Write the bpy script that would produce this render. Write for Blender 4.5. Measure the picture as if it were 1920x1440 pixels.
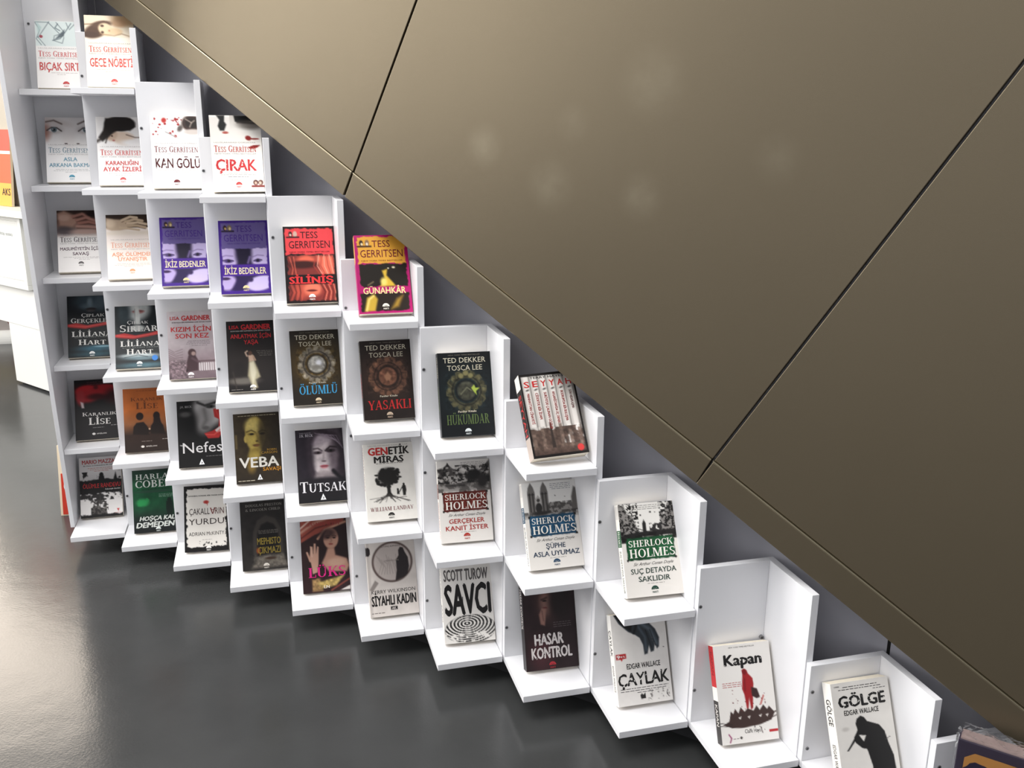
import bpy, math, random
import numpy as np
from mathutils import Matrix, Vector

# ------------------------------------------------------------------ scene, camera, light
scene = bpy.context.scene
for o in list(bpy.data.objects):
    bpy.data.objects.remove(o)
COL = scene.collection
CAM_H = 1.315                                    # eye height above the floor
cam_d = bpy.data.cameras.new('camera')
cam_d.sensor_width = 36.0
cam_d.lens = 1733.76 / 1920 * 36.0
cam_d.clip_start = 0.05
cam = bpy.data.objects.new('camera', cam_d)
COL.objects.link(cam)
cam.matrix_world = (Matrix.Translation((0, 0, CAM_H)) @ Matrix.Rotation(math.pi / 2 - 0.26531, 4, 'X')
                    @ Matrix.Rotation(0.008475, 4, 'Z'))
scene.camera = cam

scene.view_settings.view_transform = 'Standard'
scene.view_settings.look = 'None'
scene.view_settings.gamma = 1.0
scene.view_settings.use_curve_mapping = False
scene.view_settings.exposure = 0.0

world = bpy.data.worlds.new('hall_light')
scene.world = world
world.use_nodes = True
wn = world.node_tree; wb = wn.nodes['Background']
wb.inputs[0].default_value = (0.955, 0.965, 1.0, 1)
w_tc = wn.nodes.new('ShaderNodeTexCoord'); w_sp = wn.nodes.new('ShaderNodeSeparateXYZ'); w_mr = wn.nodes.new('ShaderNodeMapRange')
w_mr.interpolation_type = 'SMOOTHSTEP'                  # the glazed side of the hall is to the left
w_mr.inputs['From Min'].default_value = 0.3; w_mr.inputs['From Max'].default_value = -1.0
w_mr.inputs['To Min'].default_value = 0.46; w_mr.inputs['To Max'].default_value = 1.0
wn.links.new(w_tc.outputs['Generated'], w_sp.inputs[0]); wn.links.new(w_sp.outputs['X'], w_mr.inputs['Value']); wn.links.new(w_mr.outputs[0], wb.inputs[1])

def area(name, loc, target, sx, sy, power, col):
    d = bpy.data.lights.new(name, 'AREA')
    d.shape = 'RECTANGLE'; d.size = sx; d.size_y = sy; d.energy = power; d.color = col
    o = bpy.data.objects.new(name, d); COL.objects.link(o)
    o.location = loc
    o.rotation_euler = (Vector(target) - Vector(loc)).to_track_quat('-Z', 'Y').to_euler()
    return o
area('skylight_lamp', (-1.5, 0.9, 4.1), (-1.0, 2.0, 0.4), 3.0, 2.0, 162, (1.0, 0.985, 0.96))
area('window_lamp', (-6.2, 3.6, 2.6), (-0.5, 2.0, 0.9), 3.0, 3.6, 360, (1.0, 0.97, 0.93))
area('front_window_lamp', (-5.2, 0.4, 2.6), (-1.2, 2.6, 1.0), 2.4, 2.4, 75, (1.0, 0.985, 0.96))
area('far_window_lamp', (-4.1, 9.2, 3.7), (-1.2, 2.0, 0.0), 7.0, 2.4, 430, (1.0, 0.86, 0.71))

# ------------------------------------------------------------------ helpers
def srgb(h):
    if isinstance(h, str):
        h = [int(h[i:i + 2], 16) / 255 for i in (0, 2, 4)]
    h = np.asarray(h, float)
    return np.where(h <= 0.04045, h / 12.92, ((h + 0.055) / 1.055) ** 2.4)

def lin(h):
    return (*srgb(h).tolist(), 1.0)

def mat(name, col, rough=0.5, metal=0.0, coat=0.0, bump=0.0, bscale=200.0, var=0.0, vscale=8.0, spec=0.5):
    m = bpy.data.materials.new(name); m.use_nodes = True
    nt = m.node_tree; b = nt.nodes['Principled BSDF']
    b.inputs['Base Color'].default_value = lin(col) if isinstance(col, str) else col
    b.inputs['Roughness'].default_value = rough
    b.inputs['Metallic'].default_value = metal
    b.inputs['Coat Weight'].default_value = coat
    b.inputs['Specular IOR Level'].default_value = spec
    tc = nt.nodes.new('ShaderNodeTexCoord')
    if var:
        n = nt.nodes.new('ShaderNodeTexNoise'); n.inputs['Scale'].default_value = vscale; n.inputs['Detail'].default_value = 6
        nt.links.new(tc.outputs['Object'], n.inputs['Vector'])
        r = nt.nodes.new('ShaderNodeMapRange'); r.inputs['To Min'].default_value = 1 - var; r.inputs['To Max'].default_value = 1 + var
        nt.links.new(n.outputs['Fac'], r.inputs['Value'])
        mx = nt.nodes.new('ShaderNodeVectorMath'); mx.operation = 'SCALE'
        c = b.inputs['Base Color'].default_value
        mx.inputs[0].default_value = (c[0], c[1], c[2])
        nt.links.new(r.outputs['Result'], mx.inputs['Scale'])
        nt.links.new(mx.outputs['Vector'], b.inputs['Base Color'])
    if bump:
        n2 = nt.nodes.new('ShaderNodeTexNoise'); n2.inputs['Scale'].default_value = bscale; n2.inputs['Detail'].default_value = 4
        nt.links.new(tc.outputs['Object'], n2.inputs['Vector'])
        bp = nt.nodes.new('ShaderNodeBump'); bp.inputs['Strength'].default_value = bump; bp.inputs['Distance'].default_value = 0.002
        nt.links.new(n2.outputs['Fac'], bp.inputs['Height']); nt.links.new(bp.outputs['Normal'], b.inputs['Normal'])
    return m

M = {}
M['white'] = mat('white_melamine', 'e9e9ec', 0.30, bump=0.03, bscale=350, var=0.015, vscale=5)
M['edge'] = mat('white_edge_band', 'e6e4e4', 0.4, var=0.02)
M['screw'] = mat('screw_steel', '8b8b8e', 0.4, metal=0.7, var=0.1, vscale=300)
M['screw_dark'] = mat('screw_recess', '222224', 0.6, metal=0.4, var=0.1, vscale=300)
M['pages'] = mat('book_paper', 'e8dfcd', 0.8, var=0.10, vscale=900)
M['olive'] = mat('olive_metal_cladding', '706654', 0.40, metal=0.75, bump=0.10, bscale=900, var=0.05, vscale=3)
M['highlight'] = mat('edge_highlight_metal', 'd8ccae', 0.3, metal=0.95, var=0.02)
M['light_block'] = mat('light_block_board', 'a9a8ac', 0.8, var=0.03)
M['joint'] = mat('joint_gasket', '171512', 0.8, var=0.1)
M['wall'] = mat('grey_wall_paint', 'c4c3ca', 0.8, bump=0.05, bscale=300, var=0.03)
M['plinth'] = mat('plinth_board', '2a2a2c', 0.7, var=0.05)
M['cord'] = mat('white_cord', 'f4f4f4', 0.5, var=0.03)
M['counter'] = mat('counter_white_laminate', 'dcdcd8', 0.22, var=0.01)
M['cream'] = mat('cream_ledge', 'f3eedd', 0.4, var=0.02)
M['taupe'] = mat('taupe_board', 'a89f90', 0.7, var=0.05)
M['film'] = mat('clear_film', 'ffffff', 0.08)
M['red'] = mat('red_board', 'b8301c', 0.45, var=0.05)
M['beige'] = mat('raw_board_edge', 'd6c6ac', 0.7, var=0.05)
M['sticker'] = mat('blue_sticker', '2f7fd0', 0.5, var=0.02)

# printed paper: the print lives in the mesh's own colour layer
pm = bpy.data.materials.new('printed_cover'); pm.use_nodes = True
_b = pm.node_tree.nodes['Principled BSDF']; _a = pm.node_tree.nodes.new('ShaderNodeAttribute'); _a.attribute_name = 'ink'
pm.node_tree.links.new(_a.outputs['Color'], _b.inputs['Base Color'])
_b.inputs['Roughness'].default_value = 0.42; _b.inputs['Specular IOR Level'].default_value = 0.28
M['print'] = pm

# floor: dark polished concrete
fm = bpy.data.materials.new('polished_concrete'); fm.use_nodes = True
nt = fm.node_tree; b = nt.nodes['Principled BSDF']
tc = nt.nodes.new('ShaderNodeTexCoord')
n = nt.nodes.new('ShaderNodeTexNoise'); n.inputs['Scale'].default_value = 2.2; n.inputs['Detail'].default_value = 8; n.inputs['Roughness'].default_value = 0.6
nt.links.new(tc.outputs['Object'], n.inputs['Vector'])
cr = nt.nodes.new('ShaderNodeValToRGB')
cr.color_ramp.elements[0].position = 0.3; cr.color_ramp.elements[0].color = lin('363737')
cr.color_ramp.elements[1].position = 0.7; cr.color_ramp.elements[1].color = lin('414242')
nt.links.new(n.outputs['Fac'], cr.inputs['Fac']); nt.links.new(cr.outputs['Color'], b.inputs['Base Color'])
n2 = nt.nodes.new('ShaderNodeTexNoise'); n2.inputs['Scale'].default_value = 160; n2.inputs['Detail'].default_value = 3
nt.links.new(tc.outputs['Object'], n2.inputs['Vector'])
n3 = nt.nodes.new('ShaderNodeTexNoise'); n3.inputs['Scale'].default_value = 9; n3.inputs['Detail'].default_value = 4
nt.links.new(tc.outputs['Object'], n3.inputs['Vector'])
ad = nt.nodes.new('ShaderNodeMath'); ad.operation = 'MULTIPLY_ADD'; ad.inputs[1].default_value = 4.0
nt.links.new(n3.outputs['Fac'], ad.inputs[0]); nt.links.new(n2.outputs['Fac'], ad.inputs[2])
bp = nt.nodes.new('ShaderNodeBump'); bp.inputs['Strength'].default_value = 0.16; bp.inputs['Distance'].default_value = 0.0012
nt.links.new(ad.outputs[0], bp.inputs['Height']); nt.links.new(bp.outputs['Normal'], b.inputs['Normal'])
b.inputs['Roughness'].default_value = 0.19
M['floor'] = fm

# a few pale rubbed smudges on the cladding
def smudge(m, spots):
    nt = m.node_tree; b = nt.nodes['Principled BSDF']
    tc = nt.nodes.new('ShaderNodeTexCoord')
    nz = nt.nodes.new('ShaderNodeTexNoise'); nz.inputs['Scale'].default_value = 26; nz.inputs['Detail'].default_value = 5
    nt.links.new(tc.outputs['Object'], nz.inputs['Vector'])
    acc = None
    for (x, y, z), r, k in spots:
        mp = nt.nodes.new('ShaderNodeVectorMath'); mp.operation = 'DISTANCE'
        mp.inputs[1].default_value = (x, y, z)
        nt.links.new(tc.outputs['Object'], mp.inputs[0])
        mr = nt.nodes.new('ShaderNodeMapRange'); mr.inputs['From Min'].default_value = r; mr.inputs['From Max'].default_value = 0
        mr.inputs['To Max'].default_value = k; mr.interpolation_type = 'SMOOTHSTEP'
        nt.links.new(mp.outputs['Value'], mr.inputs['Value'])
        if acc is None: acc = mr.outputs[0]
        else:
            s = nt.nodes.new('ShaderNodeMath'); s.operation = 'MAXIMUM'
            nt.links.new(acc, s.inputs[0]); nt.links.new(mr.outputs[0], s.inputs[1]); acc = s.outputs[0]
    ml = nt.nodes.new('ShaderNodeMath'); ml.operation = 'MULTIPLY'
    nt.links.new(acc, ml.inputs[0]); nt.links.new(nz.outputs['Fac'], ml.inputs[1])
    mx = nt.nodes.new('ShaderNodeMix'); mx.data_type = 'RGBA'
    old = b.inputs['Base Color'].links[0].from_socket
    nt.links.new(ml.outputs[0], mx.inputs[0]); nt.links.new(old, mx.inputs[6]); mx.inputs[7].default_value = lin('b5ad98')
    nt.links.new(mx.outputs[2], b.inputs['Base Color'])

def tag(o, label=None, cat=None, group=None, kind=None):
    if label: o['label'] = label
    if cat: o['category'] = cat
    if group: o['group'] = group
    if kind: o['kind'] = kind
    return o

def empty(name, mw, parent=None):
    o = bpy.data.objects.new(name, None); COL.objects.link(o)
    o.empty_display_size = 0.05
    o.matrix_world = mw if isinstance(mw, Matrix) else Matrix.Translation(mw)
    return o

class MB:
    """collects shapes, links them as one mesh object"""
    def __init__(s): s.v = []; s.f = []; s.m = []; s.mats = []
    def mi(s, m):
        if m not in s.mats: s.mats.append(m)
        return s.mats.index(m)
    def add(s, vs, fs, m):
        k = len(s.v); s.v += [tuple(map(float, q)) for q in vs]; i = s.mi(m)
        for f in fs: s.f.append([k + j for j in f]); s.m.append(i)
    def prism(s, poly, ax, h0, h1, m):
        """poly: list of 3D points (one cap) ; ax: Vector ; extruded from h0 to h1 along ax"""
        n = len(poly); ax = np.array(ax, float)
        A = [np.array(q, float) + ax * h0 for q in poly]; B = [np.array(q, float) + ax * h1 for q in poly]
        s.add(A + B, [list(range(n))[::-1], [n + i for i in range(n)]] + [[i, (i + 1) % n, n + (i + 1) % n, n + i] for i in range(n)], m)
    def box(s, x0, x1, y0, y1, z0, z1, m):
        s.prism([(x0, y0, z0), (x1, y0, z0), (x1, y1, z0), (x0, y1, z0)], (0, 0, 1), 0, z1 - z0, m)
    def build(s, name, parent=None, bevel=0.0, mw=None):
        me = bpy.data.meshes.new(name); me.from_pydata(s.v, [], s.f)
        for m in s.mats: me.materials.append(m)
        me.polygons.foreach_set('material_index', s.m); me.validate(); me.update()
        import bmesh
        bm = bmesh.new(); bm.from_mesh(me); bmesh.ops.recalc_face_normals(bm, faces=bm.faces); bm.to_mesh(me); bm.free()
        o = bpy.data.objects.new(name, me); COL.objects.link(o)
        if parent: o.parent = parent
        if mw is not None: o.matrix_world = mw
        if bevel:
            b = o.modifiers.new('bevel', 'BEVEL'); b.width = bevel; b.segments = 2; b.limit_method = 'ANGLE'
        return o

# ------------------------------------------------------------------ the plan of the stepped display
ANG = 0.264629
U = np.array([math.cos(ANG), math.sin(ANG)]); V = np.array([math.sin(ANG), -math.cos(ANG)])   # along a shelf, out of a shelf
N6 = np.array([-0.423081, 2.26806])
SU, SV = 0.164493, 0.176272                      # step from one column to the next
STEP = SU * U + SV * V
W, D, TK, RH = 0.16182, 0.1717, 0.0159, 0.27
Z6 = CAM_H - 1.241434                            # top of the lowest shelf
SD = STEP / np.linalg.norm(STEP); NN = np.array([SD[1], -SD[0]])   # along the stair, out of the stair
def node(c): return N6 + (c - 6) * STEP
def row(r): return Z6 + (6 - r) * RH
def col_matrix(c, z=0.0):
    n = node(c)
    return Matrix(((U[0], -V[0], 0, n[0]), (U[1], -V[1], 0, n[1]), (0, 0, 1, z), (0, 0, 0, 1)))   # local x along, local -y out
def wall_matrix(k):
    """x along the stair (down-right), y into the wall, z up; origin on the line of column corners"""
    p = N6 + NN * k
    return Matrix(((SD[0], -NN[0], 0, p[0]), (SD[1], -NN[1], 0, p[1]), (0, 0, 1, 0), (0, 0, 0, 1)))

# ------------------------------------------------------------------ setting
f = MB(); f.box(-7, 5, -4, 10, -0.05, 0, M['floor']); tag(f.build('floor'), kind='structure')
w = MB()
w.box(-1.42, 2.6, 0.0, 0.10, 0.0, 3.2, M['wall'])
w.box(1.3200, 1.3265, -0.0006, 0.0, 0.0, 1.2, M['joint'])
tag(w.build('wall_back', mw=wall_matrix(-0.152)), kind='structure')
w = MB(); w.box(-7.1, -7, -4, 10, 0, 4.5, M['wall']); tag(w.build('wall_left'), kind='structure')

# ------------------------------------------------------------------ staircase side
TH = math.atan(0.5828)
stair = empty('staircase', wall_matrix(-0.03) @ Matrix.Translation((2.2, 0, 0)))
tag(stair, 'olive-brown metal clad staircase side sloping down to the right over the white shelves', 'staircase')
smudge(M['olive'], [((0.402, 0, -0.029 + CAM_H), 0.06, 0.26), ((0.57, 0, -0.105 + CAM_H), 0.07, 0.22), ((0.778, 0, -0.122 + CAM_H), 0.06, 0.26),
                    ((0.794, 0, 0.096 + CAM_H), 0.09, 0.18), ((1.046, 0, -0.043 + CAM_H), 0.06, 0.14), ((0.62, 0, 0.02 + CAM_H), 0.05, 0.12)])
def stair_mesh(name, mb, bevel=0.0):
    o = mb.build(name, bevel=bevel)
    o.parent = stair; o.matrix_parent_inverse = Matrix.Translation((-2.2, 0, 0))
    return o
zl = lambda s: -0.1562 - 0.583 * s + CAM_H       # lower edge of the strip
zj = lambda s: -0.0838 - 0.5825 * s + CAM_H      # joint between strip and panels
seams = [(-1.857, 0.58), (-0.917, 0.56), (0.0232, 0.536), (0.9633, 0.607), (1.905, 0.60)]   # foot of each seam, run per rise
g = 0.0022
for i in range(4):
    (a, ka), (b, kb) = seams[i], seams[i + 1]
    up = 1.35
    P = []
    for s, k, sg in ((a, ka, 1), (b, kb, -1)):
        s0 = s + sg * g
        P.append((s0 + 0.004 * k, zj(s0) + 0.0035)); P.append((s0 + k * up, zj(s0) + up))
    poly = [P[0], P[2], P[3], P[1]]
    m = MB(); m.prism([(x, 0.0, z) for x, z in poly], (0, 1, 0), 0.0, 0.02, M['olive'])
    stair_mesh('cladding_panel', m, 0.0012)
    q = 0.062 * 0.5
    m = MB()
    top = [(a + g, zj(a + g)), (b - g, zj(b - g))]
    bot = [(b - g - ka * 0.054, zl(b - g - ka * 0.054)), (a + g - ka * 0.054, zl(a + g - ka * 0.054))]
    m.prism([(x, 0, z) for x, z in top + bot], (0, 1, 0), -0.0025, 0.03, M['olive'])
    stair_mesh('edge_strip', m, 0.0015)
    m = MB(); e0, e1 = a + g, b - g
    m.prism([(e0, 0, zj(e0) + 0.0006), (e1, 0, zj(e1) + 0.0006), (e1, 0, zj(e1) + 0.0034), (e0, 0, zj(e0) + 0.0034)], (0, 1, 0), -0.0030, 0.004, M['highlight'])  # added pale metal bead standing in for the bright highlight along the joint
    stair_mesh('edge_highlight', m)
m = MB()
pl = [(-1.85, zl(-1.85) + 0.03), (1.88, zl(1.88) + 0.03), (1.88 + .6, zl(1.88) + 1.2), (-1.85 + .6, zl(-1.85) + 1.6)]
m.prism([(x, 0, z) for x, z in pl], (0, 1, 0), 0.021, 0.10, M['light_block'])  # hidden slab added to block light from above in the gap
stair_mesh('backing_light_block', m)

# ------------------------------------------------------------------ the white stepped display
shelf = empty('display_shelf', col_matrix(6, Z6 - 0.07))
tag(shelf, 'white zigzag book display of stepped columns filling the space under the sloping staircase', 'bookshelf')
shelf_inv = shelf.matrix_world.inverted()
def shelf_part(name, mb, mw, parent=None, bevel=0.0008):
    o = mb.build(name, bevel=bevel)
    o.parent = parent or shelf
    bpy.context.view_layer.update()
    o.matrix_world = mw
    return o
TOPS = {1: 6.10, 2: 5.582, 3: 5.066, 4: 4.533, 5: 4.001, 6: 3.472, 7: 2.943, 8: 2.419, 9: 1.892, 10: 1.362, 11: 0.814, 12: 0.505}
FIRST = {1: 1, 2: 1, 3: 2, 4: 2, 5: 3, 6: 3, 7: 4, 8: 4, 9: 5, 10: 6, 11: 6, 12: 6}
SCREWS = [(1, 0.0128, 1.54), (2, 0.0064, 1.388), (3, 0.0069, 1.245), (4, 0.0067, 1.137), (5, 0.0087, 0.976), (6, 0.008, 0.817), (7, 0.007, 0.693), (4, 0.0067, 0.592), (5, 0.0079, 0.572), (2, 0.0068, 0.711), (3, 0.0085, 0.66), (6, 0.0087, 0.482), (7, 0.006, 0.431), (2, 0.006, 0.102), (3, 0.0073, 0.098), (4, 0.006, 0.106), (5, 0.0091, 0.076), (6, 0.0089, 0.084), (7, 0.0055, 0.082), (8, 0.0055, 0.08), (9, 0.0045, 0.415), (9, 0.0045, 0.088), (10, 0.0055, 0.279), (10, 0.0045, 0.079), (11, 0.009, 0.16), (11, 0.0108, 0.028), (12, 0.0135, 0.083), (10, 0.155, 0.188)]
zb = Z6 - TK
for c in range(1, 13):
    mw = col_matrix(c)
    top = Z6 + TOPS[c] * RH
    m = MB(); m.box(0, W, 0, 0.016, zb, top, M['white'])
    bp_ = shelf_part('back_panel', m, mw)
    m = MB(); m.box(W + 0.0002, W + 0.0162, -0.1600, 0.016, zb, top, M['white'])
    shelf_part('side_panel', m, mw)
    for r in range(FIRST[c], 7):
        d = 0.235 if (c, r) == (1, 6) else D
        m = MB(); m.box(0.0004, W - 0.0006 if d == D else W - 0.0006, -d, -0.0003, row(r) - TK, row(r), M['white'])
        shelf_part('shelf', m, mw)
    for cc, lat, z in SCREWS:
        if cc != c: continue
        m = MB(); n = 12; R = 0.0040 if lat < 0.1 else 0.0045; dp = 0.0012 if lat < 0.1 else 0.006
        m.prism([(lat + R * math.cos(6.283 * k / n), 0, Z6 + z + R * math.sin(6.283 * k / n)) for k in range(n)], (0, 1, 0), -dp, 0.0004, M['screw'])
        for a in (0.4, 1.97):
            ca, sa = math.cos(a) * R * .6, math.sin(a) * R * .6; e = R * .16
            m.prism([(lat + ca - sa / R / .6 * e, 0, Z6 + z + sa + ca / R / .6 * e), (lat - ca - sa / R / .6 * e, 0, Z6 + z - sa + ca / R / .6 * e),
                     (lat - ca + sa / R / .6 * e, 0, Z6 + z - sa - ca / R / .6 * e), (lat + ca + sa / R / .6 * e, 0, Z6 + z + sa - ca / R / .6 * e)], (0, 1, 0), -dp - 0.0003, -dp + 0.0005, M['screw_dark'])
        shelf_part('screw', m, mw, parent=bp_, bevel=0)
# left end panel, deeper towards the top
m = MB()
prof = [(0.205, row(6)), (-0.150, row(6)), (-0.374, 1.98), (0.205, 1.98)]  # hidden rear part lengthened to stop light leaking in behind the columns
m.prism([(0, y, z) for y, z in prof], (1, 0, 0), -0.0125, -0.0001, M['white'])
shelf_part('end_panel', m, col_matrix(1))
# recessed plinth that carries the columns
m = MB(); m.box(-1.20, 1.52, 0.045, 0.075, 0.0, Z6 - TK - 0.001, M['plinth'])
pl_ = shelf_part('plinth', m, wall_matrix(0.0), bevel=0)

# ------------------------------------------------------------------ things beyond the left end
cA = Vector((-2.656, 4.784, 0)); cx, cy = 0.7955, -0.6060
def cm(x=0, y=0, z=0):
    return Matrix(((cx, -cy, 0, cA.x + cx * x - cy * y), (cy, cx, 0, cA.y + cy * x + cx * y), (0, 0, 1, z), (0, 0, 0, 1)))
counter = empty('display_counter', cm(0.3, 0.2, 0))
tag(counter, 'glossy white display counter with framed front panel beyond the left end of the shelves', 'counter')
def cpart(name, mb, bevel=0.002, parent=None):
    o = mb.build(name, bevel=bevel); o.parent = parent or counter; bpy.context.view_layer.update(); o.matrix_world = cm(); return o
m = MB(); m.box(0, 1.3, 0.0, 0.45, 0.012, 0.33, M['counter']); m.box(0.02, 1.28, 0.02, 0.43, 0, 0.012, M['plinth']); cpart('pedestal', m)
m = MB(); m.box(-0.9, 1.3, -0.003, 0.45, 0.331, 0.895, M['counter']); cpart('case', m)
m = MB(); m.box(-0.88, 0.262, -0.012, -0.0035, 0.575, 0.87, M['counter']); sp = cpart('front_panel', m)
m = MB(); m.box(-0.9, 0.33, -0.03, -0.0035, 0.535, 0.56, M['counter']); m.box(0.30, 0.33, -0.03, -0.0035, 0.56, 0.895, M['counter']); cpart('panel_frame', m)
m = MB(); m.box(-0.9, 1.3, -0.06, 0.45, 0.897, 0.93, M['cream']); cpart('ledge', m)
m = MB(); m.box(-0.9, 1.3, 0.10, 0.125, 0.931, 1.55, M['taupe']); cpart('back_board', m)

red = MB()
ps = empty('leaning_board', Matrix.Translation((-1.585, 3.02, 0)))
tag(ps, 'narrow red board with a white disc standing on the floor behind the left end panel', 'sign')
bm_ = Matrix.Translation((-1.585, 3.02, 0)) @ Matrix.Rotation(math.radians(8), 4, 'Z') @ Matrix.Rotation(math.radians(-9), 4, 'X')
m = MB(); m.box(0, 0.078, 0, 0.012, 0, 0.25, M['beige']); o = m.build('board', ps); o.matrix_world = bm_
m = MB(); m.box(0.008, 0.077, -0.0016, -0.0002, 0.004, 0.15, M['red']); o = m.build('red_panel', ps); bpy.context.view_layer.update(); o.matrix_world = bm_
m = MB(); n = 28
m.prism([(0.044 + 0.028 * math.cos(6.2832 * k / n), 0, 0.105 + 0.028 * math.sin(6.2832 * k / n)) for k in range(n)], (0, 1, 0), -0.0026, -0.0018, M['counter'])
o = m.build('disc', ps); bpy.context.view_layer.update(); o.matrix_world = bm_

stand = empty('poster_stand', Matrix.Translation((-3.45, 5.72, 0)))
tag(stand, 'poster stand with a white rounded foot on the floor at the far left edge', 'stand')
sm = Matrix.Translation((-3.45, 5.72, 0)) @ Matrix.Rotation(math.radians(14), 4, 'Z')
m = MB(); n = 16
m.prism([(-0.45, 0.0 + 0.075 * math.cos(math.pi * k / n), 0.075 * math.sin(math.pi * k / n)) for k in range(n + 1)], (1, 0, 0), 0, 0.95, M['counter'])
o = m.build('foot', stand); bpy.context.view_layer.update(); o.matrix_world = sm
M['pgrey'] = mat('poster_grey', 'a8a09c', 0.6, var=0.1); M['pochre'] = mat('poster_ochre', 'a5935a', 0.6, var=0.15, vscale=20); M['pmar'] = mat('poster_maroon', '7a4a48', 0.6, var=0.15)
m = MB(); m.box(-0.42, 0.46, -0.006, 0.006, 0.073, 0.9, M['pgrey']); m.box(-0.42, 0.46, -0.0075, -0.0065, 0.16, 0.27, M['pochre'])
m.prism([(0.27, -0.009, 0.075), (0.46, -0.009, 0.075), (0.46, -0.009, 0.17), (0.22, -0.009, 0.17)], (0, 1, 0), 0, 0.001, M['pmar'])
o = m.build('poster', stand); bpy.context.view_layer.update(); o.matrix_world = sm

# thin white cord against the dark wall behind the top shelf
m = MB(); n = 8
m.prism([(0.0014 * math.cos(6.283 * k / n), 0.0014 * math.sin(6.283 * k / n), 0) for k in range(n)], (0, 0, 1), 0, 0.62, M['cord'])
tag(m.build('cord', mw=wall_matrix(-0.1475) @ Matrix.Translation((-1.0705, 0, 1.4))), 'thin white cord hanging on the dark wall behind the top of the shelves', 'cord')

# ------------------------------------------------------------------ lettering
_sans = {}
def sans(s, off=0.0):
    """flat outline of a line of text in the built-in face, cap height 1; a bolder weight lays shifted copies of the strokes together"""
    if (s, 0) not in _sans:
        c = bpy.data.curves.new('lettering', 'FONT'); c.body = s; c.resolution_u = 2
        o = bpy.data.objects.new('lettering', c); COL.objects.link(o)
        me = bpy.data.meshes.new_from_object(o.evaluated_get(bpy.context.evaluated_depsgraph_get()))
        v = np.array([(q.co.x, q.co.y) for q in me.vertices]).reshape(-1, 2) / 0.729
        fs = [list(p.vertices) for p in me.polygons]
        bpy.data.objects.remove(o); bpy.data.curves.remove(c); bpy.data.meshes.remove(me)
        _sans[(s, 0)] = (v, fs)
    v, fs = _sans[(s, 0)]
    if not off: return v, fs
    V_, F_ = [], []
    for dx, dy in ((-off, 0), (off, 0), (0, -off * .6), (0, off * .6)):
        F_ += [[j + len(V_) * len(v) for j in f] for f in fs]; V_.append(v + [dx, dy])
    return np.concatenate(V_), F_

# a small drawn roman face (thick stems, thin arms, slab serifs)
def _stem(x, y0=0, y1=1, w=.17, a=1, b=1, e=.075, t=.055):
    r = [[(x, y0), (x + w, y0), (x + w, y1), (x, y1)]]
    if a: r.append([(x - e, y0), (x + w + e, y0), (x + w + e, y0 + t), (x - e, y0 + t)])
    if b: r.append([(x - e, y1 - t), (x + w + e, y1 - t), (x + w + e, y1), (x - e, y1)])
    return r
def _bar(x0, x1, y, t=.06): return [[(x0, y - t / 2), (x1, y - t / 2), (x1, y + t / 2), (x0, y + t / 2)]]
def _tick(x, y, h=.16, w=.05): return [[(x, y), (x + w, y), (x + w, y + h), (x, y + h)]]
def _dia(x0, y0, x1, y1, w): return [[(x0, y0), (x0 + w, y0), (x1 + w, y1), (x1, y1)]]
def _arc(cx, cy, rx, ry, a0, a1, w=.17, t=.06, n=9):
    r = []
    for i in range(n):
        q = []
        for a, o in ((a0 + (a1 - a0) * i / n, 0), (a0 + (a1 - a0) * (i + 1) / n, 0), (a0 + (a1 - a0) * (i + 1) / n, 1), (a0 + (a1 - a0) * i / n, 1)):
            a = math.radians(a); q.append((cx + (rx - w * o) * math.cos(a), cy + (ry - t * o) * math.sin(a)))
        r.append(q)
    return r
def _serif(x, y, e=.12, t=.055): return [[(x - e, y), (x + e, y), (x + e, y + t), (x - e, y + t)]]
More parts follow.
